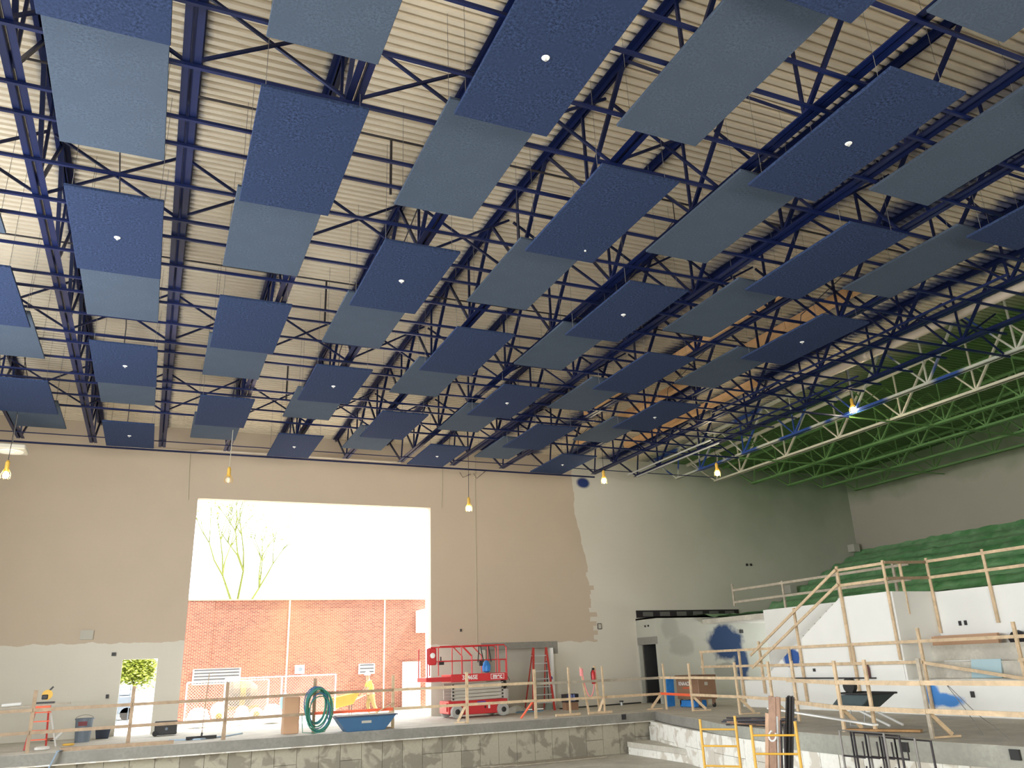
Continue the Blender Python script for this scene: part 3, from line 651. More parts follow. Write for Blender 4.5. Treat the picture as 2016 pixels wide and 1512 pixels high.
for y in (LYF+.04, LYB-.04):
    wpart('guard_rail', m_([(PX0+.05, y, 1.5), (PX0+.05, y, ZR-.08), (PX0+.1, y, ZR-.06)], .025), RED, t)
    wpart('guard_rail', m_([(PX0+.55, y, ZR), (LX1-.1, y, ZR+.01), (LX1, y, ZR-.08), (LX1, y, 1.55)], .025), RED, t)
    wpart('guard_rail', m_([(PX0+.5, y, 2.08), (LX1, y, 2.08)], .02), RED, t)
    for x in (PX0+.5, LX0+.55, LX1-.35): wpart('guard_post', m_([(x, y, 1.55), (x, y, ZR)]), RED, t)
    for x in (LX0+.6, LX0+1.0): wpart('guard_post', m_([(x, y, ZR), (x+.38, y, 2.25), (x+.38, y, 1.58)]), RED, t)
wpart('control_box', MB().box((PX0+.08, LYF, 1.95), (PX0+.42, LYF+.12, ZR-.05)), RED, t, bevel=.04)
wpart('control_cover', MB().lathe([(.02, -.02), (.1, 0), (.1, .04)], (PX0+.25, LYF-.02, 2.3), 16, 'y'), PLASTIC_W, t)
wpart('joystick', MB().box((PX0+.55, LYF+.1, 1.95), (PX0+.75, LYF+.3, 2.1)).box((PX0+.62, LYF+.15, 2.1), (PX0+.66, LYF+.2, 2.25)), BLACK, t)
wpart('gate', m_([(LX1-.3, LYF+.03, 1.6), (LX1-.3, LYF+.03, 2.05), (LX1-.05, LYF+.03, 2.05), (LX1-.05, LYF+.03, 1.6)]), RED, t)
def text(body, size, loc, mat, parent, rot=(PI/2, 0, 0), ext=.003, name='lettering', bold=0):
    c = bpy.data.curves.new(name, 'FONT'); c.body = body; c.size = size; c.extrude = ext; c.offset = bold; c.align_x = 'CENTER'; c.align_y = 'CENTER'
    tmp = bpy.data.objects.new(name, c); COL.objects.link(tmp); bpy.context.view_layer.update()
    me = bpy.data.meshes.new_from_object(tmp.evaluated_get(bpy.context.evaluated_depsgraph_get())); bpy.data.objects.remove(tmp); me.materials.clear(); me.materials.append(mat)
    o = bpy.data.objects.new(name, me); COL.objects.link(o); o.parent = parent; o.rotation_euler = rot
    off = Vector(parent.location); q = parent.parent
    while q: off += Vector(q.location); q = q.parent
    o.location = Vector(loc)-off; return o
text('3346SE', .22, (11.62, LYF+.005, 1.45), PLASTIC_W, t, bold=.004)
wpart('badge', MB().box((12.5, LYF+.0, 1.355), (13.06, LYF+.019, 1.37)).box((12.5, LYF+.0, 1.535), (13.06, LYF+.019, 1.55)).box((12.5, LYF, 1.37), (12.515, LYF+.019, 1.535)).box((13.045, LYF, 1.37), (13.06, LYF+.019, 1.535)), PLASTIC_W, t, 'white outlined badge'); text('mec', .24, (12.78, LYF+.005, 1.46), PLASTIC_W, t, bold=.008)
wpart('sticker', MB().box((11.9, LYF-.005, .53), (12.25, LYF+.0, .58)), plain('purple_sticker', (.15, .06, .3)), t, 'purple sticker')
wpart('sticker', MB().box((12.35, LYF-.005, .3), (12.43, LYF+.0, .42)), PLASTIC_W, t, 'white sticker'); wpart('sticker', MB().box((12.2, LYF-.005, .32), (12.26, LYF, .4)), BLACK, t, 'black switch plate')
wpart('sticker', MB().box((11.0, LYF+.04, .42), (11.1, LYF+.045, .52)), plain('cream_sticker', (.8, .7, .4)), t, 'cream sticker')
# gear in the basket
t = thing('safety_harness', 'black harness straps hanging from the top rail of the red lift', 'harness', (12.3, LYF, 2.0))
for x, dx in ((12.02, -.06), (12.08, .12), (12.42, .1)): wpart('strap', MB().bar((x, LYF-.01, 2.6), (x+dx, LYF-.01, 2.0), .04, .012, (0, 1, 0)), BLACK, t)
wpart('buckle', MB().box((12.0, LYF-.06, 1.86), (12.16, LYF+.0, 2.06)), DARKSTEEL, t, bevel=.02)
single('paint_rag', MB().lathe([(.05, 1.6), (.16, 1.65), (.18, 1.85), (.1, 2.0), (.03, 2.08)], (12.42, LYF+.25, 0), 7), TARP, 'blue and white rag hanging in the red lift basket', 'rag')

# ------------------------------------------------------------------ things on the back stage
def bucket(name, lab, px, py, Y0, r0, r1, h, mat, cat, hmat=WIRE, n=18, group=None):
    p = Zp(px, py, 0); t = thing(name, lab, cat, (p.x, p.y, 0), group)
    part('body', MB().lathe([(r0, 0), (r1, h), (r1+.015, h), (r1+.015, h-.04), (r1-.02, h-.04), (r1-.02, h-.03), (r0-.03, .03)], n=n), mat, t, smooth=False)
    part('handle', MB().tube([(r1*math.cos(a), 0, h-.02+.12*math.sin(a)) for a in [PI*i/8 for i in range(9)]], .008, 5), hmat, t); return t
wbn = bucket('waste_bin', 'tall grey bin with a dark red label standing left of the doorway', 161, 1461, 0, .22, .27, .72, GREYBIN, 'bin')
part('bin_label', MB().box((-.16, -.262, .5), (.1, -.235, .63)), plain('dark_red_label', (.2, .05, .06)), wbn, 'dark red label')
p = Zp(201, 1454, 0); t = thing('storage_bin', 'low dark navy bin on the floor just left of the doorway', 'bin', (p.x, p.y, 0))
part('body', MB().prism([(-.19, -.15, 0), (.19, -.15, 0), (.24, -.18, .34), (-.24, -.18, .34)], (0, .33, 0)), NAVYBIN, t, bevel=.01); part('rim', MB().box((-.26, -.2, .32), (.26, .17, .35)), NAVYBIN, t)
p = Zp(325, 1448, 0); t = thing('tool_case', 'black wheeled tool case between the doorway and the big opening', 'case', (p.x, p.y, 0))
part('body', MB().box((-.36, -.2, .03), (.36, .2, .36)), BLACK, t, bevel=.03); part('lid', MB().box((-.37, -.21, .36), (.37, .21, .46)), BLACK, t, bevel=.02)
part('wheel', MB().lathe([(.03, -.03), (.09, -.03), (.09, .03), (.03, .03)], (-.33, -.22, .09), 14, 'y'), BLACKR, t); part('latch', MB().lathe([(.03, -.01), (.05, 0)], (.02, -.21, .22), 12, 'y'), GREYBIN, t)
p = Zp(396, 1456, 0); t = thing('push_broom', 'push broom with a wide dark brush standing on the stage left of the opening', 'broom', (p.x, p.y, 0))
part('brush', MB().bar((-.45, -.02, .06), (.45, .03, .06), .09, .09), BLACKR, t); part('socket', MB().tube([(0, 0, .1), (.01, 0, .2)], .03, 8), BLACK, t)
part('handle', MB().tube([(0, 0, .12), (.1, .25, 1.95)], .013, 6), WOOD_D, t)
a, b = Zp(557, 1446, 0), Zp(585, 1446, 0); w_ = b.x-a.x+.1
t = thing('cardboard_box', 'tall brown cardboard box standing left of the green hose', 'box', (a.x+w_/2, a.y+.2, 0))
part('carton', MB().box((-w_/2, -.2, 0), (w_/2-.0, .3, 1.12)), CARD, t, bevel=.01); part('flap', MB().box((w_/2, -.18, .02), (w_/2+.02, .28, 1.1)), plain('pale_card', (.62, .42, .3)), t, 'paler side flap')
# green hose coil hanging on the guardrail post
t = thing('garden_hose', 'coiled green hose hung on a guardrail post', 'hose', (5.17, 28.2, .4))
for i in range(14):
    rr = .4+random.uniform(-.06, .07); cz = .95+random.uniform(-.05, .03)-.02*i; sx = random.uniform(.8, 1.05)
    pts = [(5.17+rr*sx*math.cos(q)+.01*i, 28.24-.018*i+.02*math.sin(3*q), cz+rr*1.35*math.sin(q)*(1 if math.sin(q) > 0 else 1.15)) for q in [2*PI*k/26 for k in range(26)]]
    wpart('loop', MB().tube(pts, .018, 6, closed=True), HOSE if i % 3 else TUBBLUE, t)
wpart('tail', MB().tube([(5.55, 28.2, .7), (5.6, 28.15, .3), (5.5, 28.2, .05), (5.2, 28.25, .02), (4.8, 28.2, .06), (4.75, 28.2, .6)], .014, 6), HOSE, t)
p = Zp(712, 1437, 0); t = thing('mortar_tub', 'blue plastic mortar tub with flared sides on the stage edge', 'tub', (p.x, 28.25, 0))
part('body', MB().prism([(-.62, -.28, 0), (.62, -.28, 0), (1.0, -.36, .46), (-1.0, -.36, .46)], (0, .72, 0)), TUBBLUE, t, bevel=.01)
part('rim', MB().box((-1.04, -.4, .44), (1.04, .4, .48)), NAVYBIN, t); part('mixture', MB().box((-.95, -.33, .47), (.95, .34, .5)), CONC, t)
text('ACTION', .14, (p.x, 27.92, .3), PLASTIC_W, t, (PI/2+.15, 0, 0)) if False else None
part('mark', MB().box((-.16, -.335, .24), (.16, -.325, .32)), WALLP, t, 'small pale printed mark')
single('hoe', MB().tube([(p.x+.35, 28.2, .5), (p.x+1.05, 28.35, .82)], .018, 6).box((p.x+.2, 28.1, .46), (p.x+.4, 28.3, .52)), WOOD, 'wooden handled hoe lying across the blue mortar tub', 'hoe')
# step ladder and trestle on the left
p = Zp(72, 1474, 0)
t = thing('step_ladder', 'orange and white step ladder at the left carrying a plank', 'ladder', (p.x, p.y, 0))
for s in (-.28, .28):
    part('rail', MB().bar((s, -.45, 0), (s*.6, 0, 1.15), .05, .03), RED2, t); part('leg', MB().bar((s*1.3+.1, .5, 0), (s*.7, 0, 1.15), .035, .03), WHITE, t)
for i in range(4): part('step', MB().box((-.26, -.42+.1*i, .25+.25*i), (.26, -.32+.1*i, .28+.25*i)), ORANGE, t)
part('top_cap', MB().box((-.22, -.1, 1.13), (.22, .12, 1.2)), ORANGE, t)
single('work_plank', MB().bar((p.x-2.0, p.y+.1, 1.17), (p.x+.75, p.y+.1, 1.24), .25, .04), WOOD_G, 'long pale plank laid across the step ladder at the left edge', 'plank')
t = thing('miter_saw', 'small saw with yellow and black body standing on the plank', 'saw', (p.x+.05, p.y+.1, 1.26))
part('base', MB().box((-.25, -.15, 0), (.25, .15, .05)), BLACK, t); part('blade_guard', MB().lathe([(.02, -.03), (.15, -.03), (.15, .03), (.02, .03)], (.02, 0, .25), 14, 'y'), LAMPY, t); part('motor', MB().box((-.12, -.06, .12), (.05, .12, .26)), BLACK, t, bevel=.02); part('grip', MB().bar((0, 0, .3), (.16, 0, .48), .04, .05), BLACK, t)
single('sealant_tube', MB().tube([(p.x-1.1, p.y+.1, 1.26), (p.x-.6, p.y+.08, 1.28)], .05, 8), WHITE, 'white sealant tube lying on the plank at the left edge', 'tube')
q = Zp(82, 1477, 0); single('coil_of_strap', MB().tube([(q.x+.16*math.cos(a), q.y+.12*math.sin(a), .05) for a in [k*PI/6 for k in range(12)]], .05, 6, closed=True), BAG, 'pale coil of strapping on the floor at the foot of the step ladder', 'strap')
q = Zp(112, 1462, 0); t = thing('hand_grinder', 'small hand grinder lying on the floor left of the grey bin', 'grinder', (q.x, q.y, .06)); part('body', MB().tube([(-.1, 0, 0), (.12, 0, .25)], .05, 8), WHITE, t); part('guard', MB().lathe([(.02, 0), (.09, 0), (.09, .03)], (-.12, 0, 0), 12), BLACK, t)
q = Zp(100, 1458, 0); single('tool_belt', MB().box((q.x-.18, q.y-.08, 0), (q.x+.12, q.y+.08, .08)), BROWN, 'brown tool belt on the floor beside the hand grinder', 'tool belt', bevel=.02)
q = Zp(134, 1470, 0); single('yellow_chain_hook', MB().tube([(q.x+.14*math.cos(a), q.y+.1*math.sin(a), .06) for a in [k*PI/5 for k in range(10)]], .03, 6, closed=True), LAMPY, 'yellow and black hoist hook at the edge of the slab', 'hook')
a, b = Zp(140, 1472, .02), Yp(95, 1511, 27.7); single('slab_strap', MB().bar(a, (a.x-.25, 27.75, .03), .09, .02).bar((a.x-.25, 27.72, .03), (a.x-.75, 27.55, -1.3), .09, .02), plain('blue_grey_strap', (.25, .33, .42)), 'blue-grey strap running over the slab edge at the left', 'strap')
a = Zp(235, 1465, 0); single('edge_plank', MB().bar((-2.0, 28.12, .05), (1.0, 28.15, .05), .1, .1), WOOD_D, 'long dark timber lying along the slab edge left of the broom', 'timber')
single('air_hose', MB().tube([(0.9, 29.4, .02), (1.8, 29.0, .02), (2.6, 29.6, .02), (3.2, 30.5, .02)], .03, 6), plain('pale_blue_hose', (.35, .45, .55)), 'pale blue hose lying on the stage floor behind the broom', 'hose')
# right of the lift
bucket('white_bucket', 'stack of white buckets beside the red lift', 993, 1406, 0, .17, .2, .95, PLASTIC_W, 'bucket')
p = Zp(993, 1406, 0); t = thing('backpack_sprayer', 'black sprayer pump standing on the white buckets', 'sprayer', (p.x, p.y, .96)); part('tank', MB().lathe([(.1, 0), (.14, .1), (.12, .3), (.05, .38)], n=10), BLACK, t); part('lever', MB().tube([(.05, 0, .35), (.2, 0, .45), (.28, 0, .3)], .015, 5), BLACK, t)
p = Zp(1018, 1392, 0)
t = thing('mop', 'dark-handled mop leaning against the wall beside the red ladder', 'mop', (p.x, 33.3, 0)); part('handle', MB().tube([(0, 0, .2), (.12, .3, 1.95)], .02, 6), DARKSTEEL, t); part('head', MB().lathe([(.22, 0), (.18, .15), (.05, .4)], n=9), plain('grey_green_yarn', (.25, .3, .26)), t)
single('tarp_heap', MB().lathe([(.5, 0), (.42, .12), (.25, .22), (.05, .27)], (14.2, 32.6, 0), 9), plain('dusty_tarp', (.42, .42, .36), .8, 0, .3, 6), 'heap of dusty tarp on the floor left of the red ladder', 'tarp')
single('blue_cord_tangle', MB().tube([(14.0+.35*math.cos(k*.9)+.05*k, 32.0+.15*math.sin(k*1.3), .03+.01*(k % 3)) for k in range(16)], .018, 5), plain('blue_cord', (.1, .25, .4)), 'tangle of blue cord on the floor right of the lift', 'cord')
xa, xb = Yp(1047, 1275, 32.6), Yp(1078, 1275, 32.6)
t = thing('extension_ladder', 'tall red step ladder standing before the unpainted lintel', 'ladder', ((xa.x+xb.x)/2, 32.6, 0))
W2 = (xb.x-xa.x)/2; HL = xa.z
for s in (-1, 1):
    part('rail', MB().bar((s*(W2+.12), -.15, 0), (s*W2*.8, 0, HL), .09, .04), RED2, t); part('leg', MB().bar((s*(W2+.08), .8, 0), (s*W2*.8, .05, HL), .05, .03), RED2, t)
for i in range(7): part('rung', MB().box((-W2*.95-.1+.015*i, -.15+.02*i, .3+i*.31), (W2*.95+.1-.015*i, -.03+.02*i, .34+i*.31)), ALU, t)
p = Zp(1070, 1392, 0); t = thing('milk_crate', 'dark crate holding blue spray cans at the foot of the red ladder', 'crate', (p.x-.35, 32.0, 0))
part('crate', MB().box((-.3, -.2, .3), (.3, .2, .34)).box((-.3, -.2, .34), (-.26, .2, .62)).box((.26, -.2, .34), (.3, .2, .62)).box((-.3, .16, .34), (.3, .2, .62)), BLACK, t)
for i in range(4): part('can', MB().lathe([(.055, .34), (.055, .56), (.03, .6)], (-.19+.125*i, 0, 0), 10), plain('spray_blue%d' % i, (.15, .18, .38)), t)
part('leg_frame', MB().box((-.28, -.18, 0), (.28, .18, .3)), BROWN, t)
p = Yp(1080, 1335, 33.5); t = thing('wall_sign', 'white and blue round sign leaning on the jamb right of the red ladder', 'sign', (p.x+.03, 33.4, p.z-.3)); part('plate', MB().box((-.08, -.02, 0), (.12, .02, .6)), PLASTIC_W, t); part('emblem', MB().lathe([(.01, -.03), (.07, -.03), (.08, -.02)], (.03, 0, .3), 14, 'y'), plain('emblem_blue', (.05, .06, .25)), t)
single('jamb_board', MB().box((16.33, 33.55, 0), (16.45, 33.68, 2.5)), PLASTIC_W, 'white jamb board at the right side of the recess under the lintel', 'board')
# extinguisher stand: two posts, pink tape, extinguisher
t = thing('extinguisher_stand', 'pair of pine posts with pink tape swagged between them', 'stand', (15.1, 29.2, 0))
a, b = Zp(1128, 1403, 0), Zp(1168, 1401, 0)
wpart('post', MB().bar((a.x, 28.9, 0), (a.x-.25, 28.9, 1.68), .07, .05, (0, 1, 0)), WOOD, t); wpart('post', MB().bar((b.x-.3, 28.95, 0), (b.x-.42, 28.95, 1.7), .08, .06, (0, 1, 0)), WOOD, t)
x0, x1 = a.x-.22, b.x-.42
wpart('tape', MB().tube([(x0+(x1-x0)*k/10, 28.85, 1.55-1.0*math.sin(PI*k/10)**.8*.95) for k in range(11)], .022, 5), PINK, t); wpart('tape_wrap', MB().tube([(x0, 28.9, 1.35), (x0, 28.9, 1.62)], .07, 8), PINK, t)
t = thing('fire_extinguisher', 'red fire extinguisher hung on the right pine post', 'extinguisher', (x1-.12, 28.85, 1.05)); part('cylinder', MB().lathe([(.06, 0), (.08, .04), (.08, .4), (.03, .5)], n=14), RED, t, smooth=True); part('valve', MB().box((-.03, -.03, .5), (.05, .03, .58)), BLACK, t); part('hose', MB().tube([(-.03, 0, .52), (-.1, 0, .4), (-.09, 0, .15)], .012, 5), BLACKR, t)
p = Zp(1224, 1389, 0); t = thing('floor_conduit_stub', 'short capped conduit stub on the floor before the booth', 'pipe', (p.x, p.y, 0)); part('pipe', MB().tube([(0, 0, 0), (0, 0, .14)], .06, 10), ALU, t); part('cap', MB().lathe([(.09, .14), (.09, .2)], n=12), BLACK, t)
single('cable_run', MB().tube([(16.3, 32.9, .02), (18.0, 33.2, .02), (20.7, 33.5, .03)], .03, 5), BLACKR, 'black cable lying along the base of the far wall left of the booth', 'cable')
# wall fittings
def plate(lab, px, py, w, h, mat, Y=33.69, wall='y', name='wall_box', d=.05):
    if wall == 'y': p = Yp(px, py, Y); m = MB().box((p.x-w/2, Y-d, p.z-h/2), (p.x+w/2, Y, p.z+h/2))
    else: p = Xp(px, py, Y); m = MB().box((Y-d, p.y-w/2, p.z-h/2), (Y, p.y+w/2, p.z+h/2))
    return single(name, m, mat, lab, 'wall box')
plate('square vent box on the far wall left of the big opening at the paint edge', 171, 1250, .42, .32, WALLP)
plate('open square junction box on the far wall right of the paint edge', 1180, 1233, .2, .26, DARKSTEEL, d=.03); plate('pale cover inside the open junction box right of the paint edge', 1180, 1233, .15, .2, WALLP, d=.035)
plate('small dark outlet above and left of the doorway', 224, 1288, .14, .12, BLACK); plate('small dark outlet left of the doorway at switch height', 211, 1371, .09, .13, BLACK)
plate('small dark outlet on the tan wall above the red lift', 907, 1241, .06, .11, BLACK)
for px, py, sd in ((1470, 1112, 'left'), (1478, 1112, 'right')): tag(plate('x', px, py, .1, .12, BLACK), sd+' of two small dark outlets high on the far wall above the stairs', 'wall box', 'paired outlets on far wall')
plate('dark outlet on the grey booth wall beside the blue paint', 1459, 1243, .18, .16, BLACK, 31.96); plate('small outlet low on the grey booth wall', 1445, 1321, .05, .1, BLACK, 31.96)
for px, py, sd in ((1891, 1227, 'left'), (1902, 1226, 'right')): tag(plate('x', px, py, .07, .14, BLACK, 23.2, 'x'), sd+' of two small dark outlets on the upper white tier wall', 'wall box', 'paired outlets on tier wall')
plate('small outlet on the white stair wall', 1604, 1319, .08, .1, BLACK, 21.4, 'x'); plate('small outlet on the low white wall at the right', 1916, 1367, .1, .16, BLACK, 21.4, 'x')
for px, py, sd in ((1271, 1233, 'left'), (1277, 1232, 'right')): tag(plate('x', px, py, .06, .08, BLACK, 20.9, 'x'), sd+' of two tiny outlets above the booth doorway', 'wall box', 'paired outlets over doorway')
for px, py, px2, py2, lab in ((905, 930, 925, 934, 'thin bent rod bracket on the far wall, left of a pair'), (932, 932, 955, 928, 'thin bent rod bracket on the far wall, right of a pair')):
    a = Yp(px, py, 33.5); b = Yp(px2, py2, 33.5); single('rod_bracket', MB().tube([a, (a.x+.12, 33.4, a.z-.25), (b.x, 33.4, b.z), (b.x, 33.72, b.z)], .012, 5), DARKSTEEL, lab, 'bracket', 'bent rod brackets')
# booth-side things
p = Zp(1376, 1392, 0); q = Zp(1455, 1389, 0)
t = thing('gang_box', 'brown steel site tool chest on castors against the booth wall', 'tool chest', (21.0, 27.9, 0))
cx0, cx1, cy0, cy1 = 19.9, 20.75, 27.9, 29.4
wpart('body', MB().box((cx0, cy0, .3), (cx1, cy1, 1.05)), BROWN, t, bevel=.02); wpart('lid', MB().box((cx0-.03, cy0-.03, 1.05), (cx1+.03, cy1+.03, 1.2)), plain('brown_lid', (.18, .1, .06)), t, bevel=.02)
for x in (cx0+.1, cx1-.1):
    for y in (cy0+.12, cy1-.12):
        w = wpart('castor', MB().lathe([(.02, -.03), (.09, -.03), (.09, .03), (.02, .03)], (x, y, .09), 12, 'x'), BLACKR, t); wpart('fork', MB().box((x-.05, y-.05, .1), (x+.05, y+.05, .3)), BROWN, w)
wpart('stripe', MB().box((cx0-.035, cy0+.1, 1.08), (cx0-.031, cy1-.2, 1.14)), ORANGE, t, 'orange stripe')
text('KNAACK', .2, (cx0-.006, (cy0+cy1)/2+.15, .88), PLASTIC_W, t, (PI/2, 0, -PI/2), bold=.004); text('JOBMASTER', .09, (cx0-.006, (cy0+cy1)/2+.05, .72), ORANGE, t, (PI/2, 0, -PI/2))
wpart('plate', MB().box((20.2, cy0-.006, .82), (20.35, cy0-.002, .94)), WALLP, t, 'small pale plate')
single('blue_tarp', MB().bar((19.8, 29.75, .02), (19.75, 29.6, 1.15), .35, .05, (0, 1, 0)).box((19.95, 28.3, .02), (20.5, 29.3, .26)), TARP, 'bright blue tarp hanging behind and bundled under the brown chest', 'tarp')
p = Zp(1620, 1425, 0)
t = thing('wheelbarrow', 'dark wheelbarrow tipped on its nose on the right stage', 'wheelbarrow', (17.6, 17.6, 0))
part('tray', MB().prism([(-.35, -.45, .45), (.35, -.45, .45), (.42, -.95, .78), (-.42, -.95, .78)], (0, 1.1, -.02)), plain('dark_green_tray', (.06, .085, .09)), t, bevel=.02)
part('rim', MB().tube([(-.44, -.98, .8), (.44, -.98, .8), (.42, .2, .8), (-.42, .2, .8)], .025, 6, closed=True), BLACKR, t)
part('wheel', MB().lathe([(.1, -.05), (.2, -.06), (.2, .06), (.1, .05)], (0, .15, .98), 18, 'x'), BLACKR, t)
for s in (-.25, .25): part('handle', MB().bar((s, .2, .55), (s*.9, -1.2, .05), .04, .05), WHITE, t); part('leg', MB().tube([(s, .0, .45), (s, .1, 0), (s, -.3, 0)], .02, 6), ALU, t)
# pile of dark studs
t = thing('stud_pile', 'pile of dark steel studs heaped on the slab edge', 'steel pile', (15.9, 19.4, 0))
for i in range(16):
    a = Vector((15.7+random.uniform(-.2, .3), 19.7+random.uniform(-.3, .5), .04+.03*(i//3))); an = random.uniform(-.5, .35)-1.2
    d = Vector((math.cos(an), math.sin(an), random.uniform(-.02, .05)))*random.uniform(1.0, 2.0)
    wpart('stud', MB().bar(a-d*.4, a+d*.6, .09, .04), DARKSTEEL if i % 4 else BROWN, t)
# yellow scaffold tower rising from the pit in the right foreground
t = thing('scaffold', 'yellow rolling scaffold with a grey deck in the right foreground', 'scaffold', (10.9, 14.2, ZF))
def F(px, py, x): return Xp(px, py, x)
A0 = (10.9, 15.35); A1 = (11.35, 14.75); B0 = (10.7, 13.45); B1 = (11.25, 12.85)
for (x, y), zt in ((A0, .62), (A1, .68), (B0, .6), (B1, .66)): wpart('upright', MB().tube([(x, y, ZF+.12), (x, y, zt)], .028, 8), YELLOW, t); wpart('castor', MB().lathe([(.02, -.03), (.07, -.03), (.07, .03), (.02, .03)], (x, y, ZF+.07), 12, 'x'), BLACKR, t)
for (a, b) in ((A0, A1), (B0, B1)):
    for z in (.42, .1, -.28, -.7): wpart('rung', MB().tube([(*a, z), (*b, z)], .02, 8), YELLOW, t)
for (a, b) in ((A0, B0), (A1, B1)):
    wpart('side_beam', MB().bar((*a, -.42), (*b, -.42), .05, .12), YELLOW, t)
wpart('deck', MB().prism([(A0[0], A0[1], -.36), (A1[0], A1[1], -.36), (B1[0], B1[1], -.36), (B0[0], B0[1], -.36)], (0, 0, .04)), plain('grey_plywood', (.33, .32, .3), .8), t)
# leaning boards and pipes
t = thing('board_bundle', 'upright brown boards leaning together in the right foreground', 'boards', (11.7, 14, ZF), 'uprights leaning in the foreground')
for i, (px, pt, mt) in enumerate(((1511, 1404, WOOD), (1517, 1370, WOOD_D), (1524, 1372, BROWN), (1532, 1372, WOOD_D))):
    p = Xp(px, pt, 12.4); wpart('board', MB().bar((p.x-.15, p.y+.25, ZF), (p.x, p.y, p.z), .11, .03, (1, 0, 0)), wood('board%d' % i, (.6, .38, .25) if i == 0 else (.36, .22, .15)), t)
t = thing('pipe_bundle', 'bundle of black steel uprights leaning beside the brown boards', 'steel pile', (12, 13.5, ZF), 'uprights leaning in the foreground')
for i in range(7):
    p = Xp(1549+i*2.2, 1371+random.uniform(-2, 3), 12.6+.05*(i % 3)); wpart('upright', MB().tube([(p.x-.2, p.y+.35, ZF), tuple(p)], .022, 7), DARKSTEEL if i % 3 else BLACK, t)
for i in range(3):
    p = Xp(1530+i*7, 1410+i*8, 12.2); wpart('upright', MB().tube([(p.x-.1, p.y+.2, ZF), tuple(p)], .022, 7), DARKSTEEL if i else ALU, t)
single('clamp_ring', MB().tube([Xp(1521+7*math.cos(a), 1449+10*math.sin(a), 12.1) for a in [k*PI/8-.6 for k in range(14)]], .02, 6), WHITE, 'white C-shaped clamp hung on the brown boards', 'clamp')
t = thing('frame_stack', 'stack of dark scaffold frames standing at the right of the black uprights', 'scaffold frames', (14, 13.5, ZF))
for i in range(4):
    pa, pb = Xp(1590+i*14, 1432+i*3, 13.6+.1*i), Xp(1560+i*16, 1430+i*3, 13.9+.1*i)
    x0 = 13.3+.12*i; y0, y1 = 13.9-.25*i, 12.75-.25*i; zt = .33-.04*i
    wpart('frame', MB().tube([(x0, y0, ZF), (x0, y0, zt), (x0, y1, zt), (x0, y1, ZF)], .024, 8), DARKSTEEL if i % 2 else plain('grey_steel%d' % i, (.22, .21, .2), .5, .3), t)
    for z in (-.15, -.6): wpart('rung', MB().tube([(x0, y0, z), (x0, (y0+y1)/2, z), (x0, (y0+y1)/2, z+.3)], .018, 6), DARKSTEEL, t); wpart('rung', MB().tube([(x0, y0-.3, zt), (x0, y0-.3, z)], .018, 6), DARKSTEEL, t)
single('cross_plank', MB().bar((14.9, 17.9, .55), (14.0, 13.6, .4), .14, .035), WHITE, 'long pale plank laid from the wheelbarrow to the frames', 'plank')
# tier items
t = thing('cardboard_roll', 'long brown cardboard packed lying on the concrete tier', 'cardboard', (22.9, 17.6, 1.93))
a, b = Xp(1823, 1288, 22.7), Xp(1968, 1283, 22.7); wpart('sheet', MB().box((22.75, b.y, 1.93), (22.85, a.y, 2.2)), CARD, t); wpart('sheet', MB().box((22.88, b.y+.1, 1.93), (23.0, a.y+.02, 2.22)), plain('pale_card2', (.58, .38, .26)), t)
single('dark_bags', MB().lathe([(.25, 1.93), (.3, 2.05), (.18, 2.2), (.05, 2.26)], (22.95, b.y-.5, 0), 7), DARKSTEEL, 'dark rags heaped at the right end of the cardboard', 'rags')
a = Xp(1940, 1318, 22.0); single('foam_board', MB().bar((22.0, a.y, 1.0), (22.12, a.y, 1.5), .95, .05, (1, 0, 0)), BOARD, 'pale blue-grey foam board leaning on the concrete tier', 'board')
a = Xp(1885, 1309, 22.2); single('white_rod', MB().tube([(22.3, a.y+.5, 1.47), (22.3, a.y-.45, 1.47)], .015, 6), PLASTIC_W, 'thin white rod lying on the concrete tier', 'rod')
t = thing('spray_bottles', 'dark rusty bottles standing on the strip behind the guardrail', 'bottle', (21.335, 20.75, 1.05)); 
for i in range(2): part('bottle', MB().lathe([(.05, 0), (.055, .28), (.02, .4), (.02, .46)], (0, -.12*i, 0), 8), plain('rust%d' % i, (.12, .05, .05)), t)
single('dark_counter', MB().box((21.3, 20.4, 1.01), (21.395, 24.0, 1.05)), BLACKR, 'dark metal strip fixed along the white wall behind the guardrail', 'strip')
single('hanging_wire', MB().tube([(16.0, 13.4, 1.15), (16.3, 13.0, .5), (16.6, 12.6, .02)], .008, 5).tube([(16.0, 13.4, 1.15), (16.1, 13.1, .6), (16.3, 12.95, .1)], .008, 5), WIRE, 'thin wire hanging from the nearest guardrail to the floor', 'wire')
for px, py, Y, lab in ((1682, 1079, 33.4, 'grey box in the corner where the far wall meets the right wall'), (1558, 1160, 33.3, 'grey box on the far wall behind the upper guardrail')):
    p = Yp(px, py, Y); single('corner_box', MB().box((p.x-.25, Y-.2, p.z-.22), (p.x+.2, Y+.25, p.z+.2)), WALLP, lab, 'box', bevel=.02)

# lumber lying in the pit by the far pit wall
t = thing('lumber_stack', 'weathered planks lying along the foot of the pit wall', 'planks', (13, 27.4, ZF))
for i in range(4): wpart('plank', MB().bar((10.5+i*.4, 27.55-.16*i, ZF+.03), (14.6+.2*i, 27.7-.16*i, ZF+.03), .14, .045), WOOD_G, t)

